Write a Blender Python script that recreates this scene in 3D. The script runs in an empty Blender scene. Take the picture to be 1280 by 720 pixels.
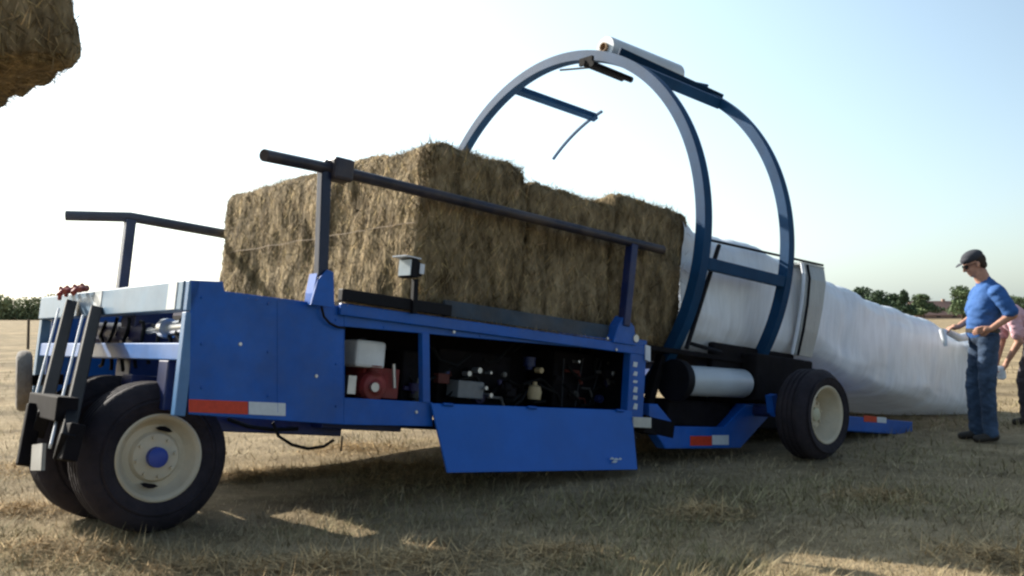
import bpy, bmesh, math, random
import numpy as np
from mathutils import Vector, Matrix, noise, Quaternion
R = math.radians
random.seed(7); rng = np.random.default_rng(7)
sc = bpy.context.scene
col = sc.collection
# ------------------------------------------------------------------ camera
FPX, CX, CY, H = 1221.0, 640.0, 360.0, 1.22          # focal length in px of the 1280 px wide photo, eye height
PITCH = math.atan(32 / FPX)
cd = bpy.data.cameras.new('camera'); cam = bpy.data.objects.new('camera', cd); col.objects.link(cam)
cam.location = (0, 0, H); cam.rotation_euler = (math.pi / 2 + PITCH, 0, 0)
cd.sensor_width = 36; cd.lens = 36 * FPX / 1280; cd.clip_start = .05; cd.clip_end = 5000
sc.camera = cam
# ------------------------------------------------------------------ light
SUN_AZ, SUN_EL = -55.0, 29.0                          # azimuth from the view direction (+Y), positive to the right
world = bpy.data.worlds.new('World'); sc.world = world; world.use_nodes = True
wn = world.node_tree.nodes; wl = world.node_tree.links
bg = wn['Background']; sky = wn.new('ShaderNodeTexSky'); sky.sky_type = 'NISHITA'; sky.sun_disc = False
sky.sun_elevation = R(SUN_EL); sky.sun_rotation = R(SUN_AZ); sky.altitude = 60
sky.air_density = 1.0; sky.dust_density = 2.2; sky.ozone_density = 1.0
# thin summer haze: the sky whitens towards the sun and a little towards the horizon
wtc = wn.new('ShaderNodeTexCoord')
_sd = (math.sin(R(SUN_AZ)) * math.cos(R(SUN_EL)), math.cos(R(SUN_AZ)) * math.cos(R(SUN_EL)), math.sin(R(SUN_EL)))
dotn = wn.new('ShaderNodeVectorMath'); dotn.operation = 'DOT_PRODUCT'; dotn.inputs[1].default_value = _sd; wl.new(wtc.outputs['Generated'], dotn.inputs[0])
mrg = wn.new('ShaderNodeMapRange'); mrg.interpolation_type = 'SMOOTHSTEP'; mrg.inputs[1].default_value = -.05; mrg.inputs[2].default_value = .85; mrg.inputs[4].default_value = 4.1
wl.new(dotn.outputs['Value'], mrg.inputs[0])
sep = wn.new('ShaderNodeSeparateXYZ'); wl.new(wtc.outputs['Generated'], sep.inputs[0])
mrh = wn.new('ShaderNodeMapRange'); mrh.inputs[1].default_value = .35; mrh.inputs[2].default_value = 0.; mrh.inputs[3].default_value = 0; mrh.inputs[4].default_value = 1.8; wl.new(sep.outputs[2], mrh.inputs[0])
addn = wn.new('ShaderNodeMath'); wl.new(mrg.outputs[0], addn.inputs[0]); wl.new(mrh.outputs[0], addn.inputs[1])
glow = wn.new('ShaderNodeVectorMath'); glow.operation = 'SCALE'; glow.inputs[0].default_value = (.74, 1.0, 1.07); wl.new(addn.outputs[0], glow.inputs['Scale'])
sumv = wn.new('ShaderNodeVectorMath'); wl.new(sky.outputs[0], sumv.inputs[0]); wl.new(glow.outputs[0], sumv.inputs[1])
wl.new(sumv.outputs[0], bg.inputs[0]); bg.inputs[1].default_value = .075
sd = bpy.data.lights.new('sun', 'SUN'); sd.energy = 5.0; sd.angle = R(.55); sd.color = (1, .94, .83)
so = bpy.data.objects.new('sun', sd); col.objects.link(so)
sdir = Vector((math.sin(R(SUN_AZ)) * math.cos(R(SUN_EL)), math.cos(R(SUN_AZ)) * math.cos(R(SUN_EL)), math.sin(R(SUN_EL))))
so.rotation_euler = sdir.to_track_quat('Z', 'Y').to_euler(); so.location = sdir * 30
vs = sc.view_settings; vs.view_transform = 'Standard'; vs.look = 'None'; vs.gamma = 1; vs.exposure = 1.15; vs.use_curve_mapping = False
sc.cycles.max_bounces = 6; sc.cycles.filter_width = 2.4; sc.cycles.use_denoising = True

# ------------------------------------------------------------------ frames
def c2w(x, y, z):
    return Vector((x, z * math.cos(PITCH) + y * math.sin(PITCH), z * math.sin(PITCH) - y * math.cos(PITCH)))
def ray(px, py): return c2w(px - CX, py - CY, FPX)
CAM = Vector((0, 0, H))
U = ray(2050, 610).normalized()                       # the wrapper's long axis, falling 7 degrees to the rear
V = ray(-430, 430); V = (V - U * V.dot(U)).normalized()   # across it, away from the viewer
W = V.cross(U); W = W if W.z > 0 else -W
ORG = CAM + ray(240, 350) * (5.35 / FPX)              # near front top corner of the chassis
FR = Matrix((U, V, W)).transposed()                   # columns U V W
def M(u, v, w): return ORG + U * u + V * v + W * w    # machine coordinates -> world
RI = FR.transposed()
def S(px, py, u=None, v=None, w=None):                # a point of the photo on a plane of the machine -> machine coordinates
    d = RI @ ray(px, py); c = RI @ (CAM - ORG)
    for i, k in enumerate((u, v, w)):
        if k is not None: t = (k - c[i]) / d[i]
    return c + d * t
def ground_pt(px, py):
    d = ray(px, py); return CAM + d * (-H / d.z)

# ------------------------------------------------------------------ materials
MATS = {}
def mat(name, color, rough=.6, metal=0., var=.15, vscale=6., bump=0., bscale=40., dirt=0., dirtcol=(.22, .16, .10), attr=False, color2=None, spec=.28, stretch=(1, 1, 1), det=5.):
    if name in MATS: return MATS[name]
    m = bpy.data.materials.new(name); m.use_nodes = True; n = m.node_tree.nodes; l = m.node_tree.links
    b = n['Principled BSDF']; b.inputs['Roughness'].default_value = rough; b.inputs['Metallic'].default_value = metal
    b.inputs['Specular IOR Level'].default_value = spec
    tc = n.new('ShaderNodeTexCoord'); mp = n.new('ShaderNodeMapping'); mp.inputs['Scale'].default_value = stretch
    l.new(tc.outputs['Object'], mp.inputs[0])
    nz = n.new('ShaderNodeTexNoise'); nz.inputs['Scale'].default_value = vscale; nz.inputs['Detail'].default_value = det; nz.inputs['Roughness'].default_value = .65
    l.new(mp.outputs[0], nz.inputs[0])
    cr = n.new('ShaderNodeValToRGB'); l.new(nz.outputs[0], cr.inputs[0])
    c2 = color2 or tuple(min(1, c * (1 + var)) for c in color)
    cr.color_ramp.elements[0].position = .35; cr.color_ramp.elements[1].position = .65
    cr.color_ramp.elements[0].color = (*[c * (1 - var) for c in color], 1); cr.color_ramp.elements[1].color = (*c2, 1)
    out = cr.outputs[0]
    if attr:
        at = n.new('ShaderNodeAttribute'); at.attribute_name = 'tint'
        mx = n.new('ShaderNodeMix'); mx.data_type = 'RGBA'; mx.blend_type = 'MULTIPLY'; mx.inputs[0].default_value = 1
        l.new(out, mx.inputs[6]); l.new(at.outputs['Color'], mx.inputs[7]); out = mx.outputs[2]
    if dirt:
        n2 = n.new('ShaderNodeTexNoise'); n2.inputs['Scale'].default_value = 2.3; n2.inputs['Detail'].default_value = 8; n2.inputs['Roughness'].default_value = .7
        l.new(tc.outputs['Object'], n2.inputs[0])
        r2 = n.new('ShaderNodeMapRange'); r2.inputs[1].default_value = .42; r2.inputs[2].default_value = .75; r2.inputs[4].default_value = dirt
        l.new(n2.outputs[0], r2.inputs[0])
        mx = n.new('ShaderNodeMix'); mx.data_type = 'RGBA'; l.new(r2.outputs[0], mx.inputs[0]); l.new(out, mx.inputs[6]); mx.inputs[7].default_value = (*dirtcol, 1); out = mx.outputs[2]
        mr = n.new('ShaderNodeMapRange'); mr.inputs[3].default_value = rough; mr.inputs[4].default_value = min(1, rough + .35); l.new(r2.outputs[0], mr.inputs[0]); l.new(mr.outputs[0], b.inputs['Roughness'])
    l.new(out, b.inputs['Base Color'])
    if bump:
        nb = n.new('ShaderNodeTexNoise'); nb.inputs['Scale'].default_value = bscale; nb.inputs['Detail'].default_value = 6; l.new(mp.outputs[0], nb.inputs[0])
        bu = n.new('ShaderNodeBump'); bu.inputs['Strength'].default_value = bump; bu.inputs['Distance'].default_value = .03
        l.new(nb.outputs[0], bu.inputs['Height']); l.new(bu.outputs[0], b.inputs['Normal'])
    MATS[name] = m; return m
BLUE = mat('blue_paint', (.004, .084, .37), .38, var=.18, vscale=3, bump=.10, bscale=3.5, dirt=.30, dirtcol=(.11, .14, .17))
BLUE2 = mat('bright_blue_paint', (.003, .098, .42), .42, var=.10, vscale=2, bump=.05, bscale=6, dirt=.12, dirtcol=(.08, .14, .2))
PALE = mat('pale_blue_paint', (.105, .19, .29), .4, var=.12, vscale=4, dirt=.25, dirtcol=(.4, .42, .42))  # paler, greyer blue for the front beam and far corner post
NAVY = mat('navy_paint', (.008, .018, .08), .4, var=.2, vscale=5, dirt=.2)
RINGM = mat('hoop_paint', (.004, .040, .105), .6, var=.15, vscale=5, dirt=.1, dirtcol=(.04, .08, .10), spec=.15)
BLACK = mat('black_steel', (.005, .005, .008), .6, var=.3, dirt=.12, dirtcol=(.03, .026, .022), spec=.15)
DARK = mat('dark_machinery', (.006, .005, .007), .8, spec=.12, var=.4, vscale=12, dirt=.35, dirtcol=(.025, .02, .015))
PURP = mat('dusty_dark_blue', (.012, .010, .045), .5, var=.3, vscale=6, dirt=.3, dirtcol=(.035, .022, .028))
RUBBER = mat('tyre_rubber', (.014, .011, .016), .8, var=.25, vscale=8, bump=.3, bscale=25, dirt=.7, dirtcol=(.055, .042, .042), spec=.25)
GREYR = mat('grey_worn_rubber', (.16, .15, .14), .8, var=.25, vscale=10, bump=.3, dirt=.4)
RIM = mat('cream_rim_paint', (.55, .475, .35), .5, var=.12, vscale=9, dirt=.8, dirtcol=(.34, .26, .16))
HOSE = mat('hose_rubber', (.006, .006, .006), .6, spec=.15)
REDR = mat('red_reflector', (.50, .045, .02), .35, var=.12, vscale=30)
WHR = mat('white_reflector', (.55, .58, .60), .35, var=.06, vscale=30)
REDP = mat('faded_red_paint', (.24, .03, .03), .45, var=.2, dirt=.4)
WHITEP = mat('white_plastic', (.70, .71, .70), .4, var=.08, dirt=.3, dirtcol=(.4, .36, .3))
STEEL = mat('bare_steel', (.45, .46, .47), .35, .8, var=.15)
FLANGE = mat('pale_grey_and_lit_edge', (.62, .65, .70), .4, var=.08, dirt=.2, dirtcol=(.4, .38, .36))  # pale plates and bars; also the sunlight coloured onto the tow arm edges
YEL = mat('yellowed_plastic', (.38, .29, .16), .5, var=.15)
HAY = mat('hay', (.150, .108, .058), .9, var=.5, vscale=10, color2=(.30, .228, .130), bump=1., bscale=26, attr=True, spec=.15, stretch=(1, 1, .35), det=9)
TWINE = mat('twine', (.27, .20, .13), .8)
SKIN = mat('skin', (.42, .22, .15), .55, var=.1, vscale=20)
SHIRT = mat('blue_shirt_cloth', (.030, .095, .27), .85, var=.12, vscale=8, bump=.5, bscale=9)
JEANS = mat('denim', (.040, .066, .115), .9, var=.45, vscale=5, bump=.5, bscale=8)
PINK = mat('pink_shirt_cloth', (.55, .33, .36), .85, var=.1, bump=.4, bscale=9)
GREYT = mat('dark_grey_trousers', (.06, .052, .06), .9, var=.2, bump=.4, bscale=9)
CAPM = mat('dark_cap_cloth', (.035, .037, .045), .9, var=.2)
HAIRM = mat('dark_brown_hair', (.03, .02, .014), .7, var=.3, vscale=40)
SHOE = mat('dark_shoes', (.03, .024, .02), .6)
WOOD = mat('weathered_wood', (.10, .075, .055), .9, var=.3, vscale=15, bump=.5)
BARK = mat('bark', (.07, .05, .035), .95, var=.3, vscale=12, bump=.6)

# stretch film: white plastic with tight lengthwise wrinkles; a little light passes through
def film_mat(name, color, scale=(2, 2, 9), bump=.25, trans=.12, rough=.32):
    m = bpy.data.materials.new(name); m.use_nodes = True; n = m.node_tree.nodes; l = m.node_tree.links; b = n['Principled BSDF']
    b.inputs['Roughness'].default_value = rough
    tc = n.new('ShaderNodeTexCoord'); mp = n.new('ShaderNodeMapping'); mp.inputs['Scale'].default_value = scale; l.new(tc.outputs['Object'], mp.inputs[0])
    nz = n.new('ShaderNodeTexNoise'); nz.inputs['Scale'].default_value = 3; nz.inputs['Detail'].default_value = 6; l.new(mp.outputs[0], nz.inputs[0])
    cr = n.new('ShaderNodeValToRGB'); l.new(nz.outputs[0], cr.inputs[0]); cr.color_ramp.elements[0].position = .3; cr.color_ramp.elements[1].position = .7
    cr.color_ramp.elements[0].color = (*[c * .82 for c in color], 1); cr.color_ramp.elements[1].color = (*color, 1)
    l.new(cr.outputs[0], b.inputs['Base Color'])
    bu = n.new('ShaderNodeBump'); bu.inputs['Strength'].default_value = bump; bu.inputs['Distance'].default_value = .05
    n2 = n.new('ShaderNodeTexNoise'); n2.inputs['Scale'].default_value = 7; n2.inputs['Detail'].default_value = 4; n2.inputs['Distortion'].default_value = .6; l.new(mp.outputs[0], n2.inputs[0])
    l.new(n2.outputs[0], bu.inputs['Height']); l.new(bu.outputs[0], b.inputs['Normal'])
    tr = n.new('ShaderNodeBsdfTranslucent'); tr.inputs[0].default_value = (*color, 1); l.new(bu.outputs[0], tr.inputs[1])
    mx = n.new('ShaderNodeMixShader'); mx.inputs[0].default_value = trans; l.new(b.outputs[0], mx.inputs[1]); l.new(tr.outputs[0], mx.inputs[2])
    l.new(mx.outputs[0], n['Material Output'].inputs[0]); MATS[name] = m; return m
FILM = film_mat('white_stretch_film', (.78, .82, .87), (6, 1.2, 1.2), .16, .14, .42)
FILMROLL = film_mat('film_roll_plastic', (.50, .54, .57), (1, 1, 1), .05, .05, .35)
FILMG = film_mat('gathered_grey_film', (.46, .48, .47), (14, 1, 1), .5)

# ------------------------------------------------------------------ objects
def tag(o, label=None, cat=None, group=None, kind=None):
    for k, v in (('label', label), ('category', cat), ('group', group), ('kind', kind)):
        if v: o[k] = v
    return o
def empty(name, loc, rot=None, label=None, cat=None, group=None, kind=None):
    o = bpy.data.objects.new(name, None); col.objects.link(o)
    mw = Matrix.Translation(loc)
    if rot is not None: mw = mw @ rot.to_4x4()
    o.matrix_world = mw; o['_w'] = 1
    XF[o.name] = mw
    return tag(o, label, cat, group, kind)
XF = {}
class MB:
    """collects shapes in world coordinates, then links them as ONE mesh object in its parent's frame"""
    def __init__(s): s.v = []; s.f = []; s.t = []
    def add(s, vs, fs, tint=None):
        k = len(s.v); s.v += [Vector(p) for p in vs]; s.f += [tuple(i + k for i in f) for f in fs]; return s
    def hexa(s, p):   # 8 points: bottom ring 0-3, top ring 4-7
        return s.add(p, [(3, 2, 1, 0), (4, 5, 6, 7), (0, 1, 5, 4), (1, 2, 6, 5), (2, 3, 7, 6), (3, 0, 4, 7)])
    def box(s, a, b, fr=None):
        fr = fr or M
        (x0, y0, z0), (x1, y1, z1) = a, b
        return s.hexa([fr(*q) for q in ((x0, y0, z0), (x1, y0, z0), (x1, y1, z0), (x0, y1, z0), (x0, y0, z1), (x1, y0, z1), (x1, y1, z1), (x0, y1, z1))])
    def prism(s, pts, d):   # planar polygon of world points, extruded by the vector d
        n = len(pts); q = [Vector(p) for p in pts]; r = [p + Vector(d) for p in q]
        return s.add(q + r, [tuple(range(n))[::-1], tuple(range(n, 2 * n))] + [(i, (i + 1) % n, n + (i + 1) % n, n + i) for i in range(n)])
    def beam(s, a, b, wx, wy, up=None):   # rectangular bar between two world points
        a, b = Vector(a), Vector(b); d = (b - a).normalized(); up = Vector(up or W)
        x = d.cross(up); x = x.normalized() if x.length > .01 else d.orthogonal().normalized(); y = x.cross(d)
        x *= wx / 2; y *= wy / 2
        return s.hexa([a - x - y, a + x - y, a + x + y, a - x + y, b - x - y, b + x - y, b + x + y, b - x + y])
    def tube(s, pts, r, n=12, cap=True):
        pts = [Vector(p) for p in pts]; rs = r if isinstance(r, (list, tuple)) else [r] * len(pts); k = len(s.v); ref = None
        for i, p in enumerate(pts):
            d = (pts[min(i + 1, len(pts) - 1)] - pts[max(i - 1, 0)]).normalized()
            x = d.orthogonal().normalized() if ref is None else (ref - d * ref.dot(d)).normalized()
            ref = x; y = d.cross(x)
            s.v += [p + (x * math.cos(t) + y * math.sin(t)) * rs[i] for t in [2 * math.pi * j / n for j in range(n)]]
        for i in range(len(pts) - 1):
            for j in range(n):
                s.f.append((k + i * n + j, k + i * n + (j + 1) % n, k + (i + 1) * n + (j + 1) % n, k + (i + 1) * n + j))
        if cap:
            s.f.append(tuple(k + j for j in range(n))[::-1]); s.f.append(tuple(k + (len(pts) - 1) * n + j for j in range(n)))
        return s
    def lathe(s, c, ax, prof, n=48):   # prof: (radius, offset along ax), closed loop if first==last
        c = Vector(c); ax = Vector(ax).normalized(); x = ax.orthogonal().normalized(); y = ax.cross(x); k = len(s.v); m = len(prof)
        for r_, o_ in prof:
            s.v += [c + ax * o_ + (x * math.cos(t) + y * math.sin(t)) * r_ for t in [2 * math.pi * j / n for j in range(n)]]
        for i in range(m - 1):
            for j in range(n):
                s.f.append((k + i * n + j, k + i * n + (j + 1) % n, k + (i + 1) * n + (j + 1) % n, k + (i + 1) * n + j))
        return s
    def arc(s, u, cv, cw, rad, a0, a1, wr, wu, n=64):   # rectangular-section hoop in a plane across the machine
        k = len(s.v)
        for i in range(n + 1):
            a = R(a0 + (a1 - a0) * i / n)
            for dr, du in ((-wr / 2, -wu / 2), (wr / 2, -wu / 2), (wr / 2, wu / 2), (-wr / 2, wu / 2)):
                s.v.append(M(u + du, cv - (rad + dr) * math.cos(a), cw + (rad + dr) * math.sin(a)))
        for i in range(n):
            for j in range(4):
                s.f.append((k + 4 * i + j, k + 4 * i + (j + 1) % 4, k + 4 * i + 4 + (j + 1) % 4, k + 4 * i + 4 + j))
        s.f.append((k, k + 1, k + 2, k + 3)); s.f.append((k + 4 * n + 3, k + 4 * n + 2, k + 4 * n + 1, k + 4 * n)); return s
    KEEP = {'film_carrier', 'engine', 'lamp_housing', 'rim', 'tyre', 'forming_sheet', 'crown', 'film', 'guard_rods', 'hydraulic_cylinder', 'belt', 'sunglasses', 'trailing_table', 'side_panel', 'hub', 'cardboard_core', 'wall', 'trunk', 'film_tail', 'rear_drive_housing'}
    def build(s, name, m, parent=None, **kw):
        if parent is None or name in s.KEEP: return s._build(name, m, parent, **kw)
        n = len(s.v); par = list(range(n))
        def find(a):
            while par[a] != a: par[a] = par[par[a]]; a = par[a]
            return a
        for f in s.f:
            a = find(f[0])
            for i in f[1:]:
                b = find(i)
                if a != b: par[b] = a
        grp = {}
        for i in range(n): grp.setdefault(find(i), []).append(i)
        if len(grp) == 1: return s._build(name, m, parent, **kw)
        fg = {}
        for f in s.f: fg.setdefault(find(f[0]), []).append(f)
        first = None
        for g, idx in grp.items():
            if g not in fg: continue
            mp = {i: k for k, i in enumerate(idx)}; q = MB(); q.v = [s.v[i] for i in idx]; q.f = [tuple(mp[i] for i in f) for f in fg[g]]
            o = q._build(name, m, parent, **kw); first = first or o
        return first
    def _build(s, name, m, parent=None, smooth=False, bevel=0., label=None, cat=None, group=None, kind=None, fix=True, origin=None):
        me = bpy.data.meshes.new(name)
        inv = XF[parent.name].inverted() if parent is not None else Matrix.Translation(-Vector(origin or (0, 0, 0)))
        me.from_pydata([inv @ p for p in s.v], [], s.f)
        if fix:
            bm = bmesh.new(); bm.from_mesh(me); bmesh.ops.recalc_face_normals(bm, faces=bm.faces); bm.to_mesh(me); bm.free()
        me.materials.append(m)
        o = bpy.data.objects.new(name, me); col.objects.link(o)
        if parent is not None:
            o.parent = parent; XF[o.name] = XF[parent.name]
        else: o.location = Vector(origin or (0, 0, 0)); XF[o.name] = Matrix.Translation(o.location)
        if smooth:
            me.polygons.foreach_set('use_smooth', [True] * len(me.polygons))
            me.set_sharp_from_angle(angle=R(40))
        if bevel:
            b = o.modifiers.new('bevel', 'BEVEL'); b.width = bevel; b.segments = 2; b.limit_method = 'ANGLE'; b.angle_limit = R(35)
        return tag(o, label, cat, group, kind)
def px_poly(pts, v): return [M(*S(x, y, v=v)) for x, y in pts]

# ------------------------------------------------------------------ ground and grass
def gz(x, y):
    d = math.hypot(x, y)
    a = .035 * noise.noise(Vector((x * .35, y * .35, 1.3))) + .018 * noise.noise(Vector((x * 1.3, y * 1.3, 4.)))
    return a * min(1, max(0, 1.6 - d / 60)) - .012
def ground():
    xs = sorted(set([round(-16 + .16 * i, 3) for i in range(201)] + [-4000, -1500, -600, -250, -120, -60, -35, -25, -20, 20, 25, 35, 60, 120, 250, 600, 1500, 4000]))
    ys = sorted(set([round(1 + .16 * i, 3) for i in range(120)] + [-1000, -100, -30, -12, -5, -2, 22, 25, 30, 40, 60, 90, 140, 200, 400, 900, 2000, 4500]))
    v = [(x, y, gz(x, y) if abs(x) < 100 and -10 < y < 100 else -.012) for y in ys for x in xs]; n = len(xs)
    f = [(j * n + i, j * n + i + 1, (j + 1) * n + i + 1, (j + 1) * n + i) for j in range(len(ys) - 1) for i in range(n - 1)]
    m = bpy.data.materials.new('dry_stubble_soil'); m.use_nodes = True; nn = m.node_tree.nodes; l = m.node_tree.links; b = nn['Principled BSDF']
    b.inputs['Roughness'].default_value = .95; b.inputs['Specular IOR Level'].default_value = .1
    tc = nn.new('ShaderNodeTexCoord')
    def nz(s, d, r=.6):
        q = nn.new('ShaderNodeTexNoise'); q.inputs['Scale'].default_value = s; q.inputs['Detail'].default_value = d; q.inputs['Roughness'].default_value = r; l.new(tc.outputs['Object'], q.inputs[0]); return q
    def ramp(src, els):
        c = nn.new('ShaderNodeValToRGB'); l.new(src, c.inputs[0])
        for i, (p, cc) in enumerate(els):
            e = c.color_ramp.elements[i] if i < 2 else c.color_ramp.elements.new(p)
            e.position = p; e.color = (*cc, 1)
        return c
    a = nz(1.1, 9, .7); c1 = ramp(a.outputs[0], [(.32, (.115, .086, .052)), (.5, (.24, .185, .11)), (.68, (.38, .30, .19))])
    g = nz(.45, 5); gr = nn.new('ShaderNodeMapRange'); gr.inputs[1].default_value = .5; gr.inputs[2].default_value = .68; gr.inputs[4].default_value = .5; l.new(g.outputs[0], gr.inputs[0])
    mx = nn.new('ShaderNodeMix'); mx.data_type = 'RGBA'; l.new(gr.outputs[0], mx.inputs[0]); l.new(c1.outputs[0], mx.inputs[6]); mx.inputs[7].default_value = (.135, .105, .065, 1)
    # lighter mown streaks running across the far field
    mp = nn.new('ShaderNodeMapping'); mp.inputs['Scale'].default_value = (.02, .35, 1); l.new(tc.outputs['Object'], mp.inputs[0])
    st = nn.new('ShaderNodeTexNoise'); st.inputs['Scale'].default_value = 1; st.inputs['Detail'].default_value = 3; l.new(mp.outputs[0], st.inputs[0])
    s2 = ramp(st.outputs[0], [(.4, (.85, .85, .85)), (.6, (1.12, 1.1, 1.08))])
    m2 = nn.new('ShaderNodeMix'); m2.data_type = 'RGBA'; m2.blend_type = 'MULTIPLY'; m2.inputs[0].default_value = 1; l.new(mx.outputs[2], m2.inputs[6]); l.new(s2.outputs[0], m2.inputs[7])
    l.new(m2.outputs[2], b.inputs['Base Color'])
    bb = nz(30, 8); bu = nn.new('ShaderNodeBump'); bu.inputs['Strength'].default_value = .8; bu.inputs['Distance'].default_value = .04; l.new(bb.outputs[0], bu.inputs['Height']); l.new(bu.outputs[0], b.inputs['Normal'])
    me = bpy.data.meshes.new('ground'); me.from_pydata(v, [], f); me.materials.append(m)
    me.polygons.foreach_set('use_smooth', [True] * len(me.polygons))
    o = bpy.data.objects.new('ground', me); col.objects.link(o); o['kind'] = 'structure'
ground()

def tri_mesh(name, P, tint, m, kind=None, label=None, cat=None, parent=None, inv=None):
    """P: (n,3,3) triangles, tint: (n,3) multiplier per triangle"""
    n = len(P); me = bpy.data.meshes.new(name)
    me.vertices.add(3 * n); me.vertices.foreach_set('co', P.reshape(-1).astype(np.float32))
    me.loops.add(3 * n); me.loops.foreach_set('vertex_index', np.arange(3 * n, dtype=np.int32))
    me.polygons.add(n); me.polygons.foreach_set('loop_start', np.arange(0, 3 * n, 3, dtype=np.int32)); me.polygons.foreach_set('loop_total', np.full(n, 3, dtype=np.int32))
    me.update(calc_edges=True)
    a = me.color_attributes.new('tint', 'FLOAT_COLOR', 'POINT')
    a.data.foreach_set('color', np.repeat(np.c_[tint, np.ones(n)], 3, axis=0).reshape(-1).astype(np.float32))
    me.materials.append(m); o = bpy.data.objects.new(name, me); col.objects.link(o)
    if parent: o.parent = parent
    return tag(o, label, cat, None, kind)
def blades(n, dmin, dmax, hmin, hmax, flat, wid):
    # even in 1/distance so the density follows what the eye can resolve
    q = rng.random(n); d = 1 / (1 / dmin + q * (1 / dmax - 1 / dmin)); ang = (rng.random(n) - .5) * 1.45
    x = d * np.tan(ang); y = d
    # clump: pull towards tuft centres
    cell = .22
    cxx = (np.floor(x / cell) + .5 + .8 * np.sin(np.floor(x / cell) * 12.9 + np.floor(y / cell) * 78.2)) * cell
    cyy = (np.floor(y / cell) + .5 + .8 * np.sin(np.floor(x / cell) * 39.3 + np.floor(y / cell) * 11.1)) * cell
    k = (rng.random(n) < .45) * rng.random(n) * .8
    x = x + (cxx - x) * k; y = y + (cyy - y) * k
    z = np.array([gz(a, b) for a, b in zip(x, y)])
    patch = np.array([noise.noise(Vector((a * .7, b * .7, 9.))) for a, b in zip(x, y)])
    h = (hmin + (hmax - hmin) * rng.random(n) ** 2.2) * (1 + .9 * patch)
    t = rng.random(n) * 2 * math.pi; lean = flat * (.35 + rng.random(n)); dx = np.cos(t) * lean * h; dy = np.sin(t) * lean * h
    w = wid * (.6 + rng.random(n)) * (.5 + d / 9.)
    px = -np.sin(t + rng.random(n)) * w; py = np.cos(t) * w
    zz = z - .01
    P = np.stack([np.c_[x - px, y - py, zz], np.c_[x + px, y + py, zz], np.c_[x + dx, y + dy, zz + h]], 1)
    b = .55 + .9 * rng.random(n); green = np.clip((patch > .08) * .75 + rng.random(n) * .35, 0, 1) * (rng.random(n) < .7)
    tint = np.c_[b * (1 - .32 * green), b * (1 - .27 * green), b * (1 - .38 * green)]
    return P, tint
GRASS = mat('dry_grass', (.31, .245, .145), .85, var=.25, vscale=2, attr=True, spec=.15)
A = [blades(120000, 3.4, 26, .02, .085, 1.2, .0024), blades(90000, 3.4, 20, .010, .04, 5., .003), blades(6000, 3.6, 14, .06, .13, .7, .0018)]
tri_mesh('dry_grass', np.concatenate([a[0] for a in A]), np.concatenate([a[1] for a in A]), GRASS, 'stuff', 'short dry straw coloured grass and stubble covering the field', 'grass')

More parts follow.
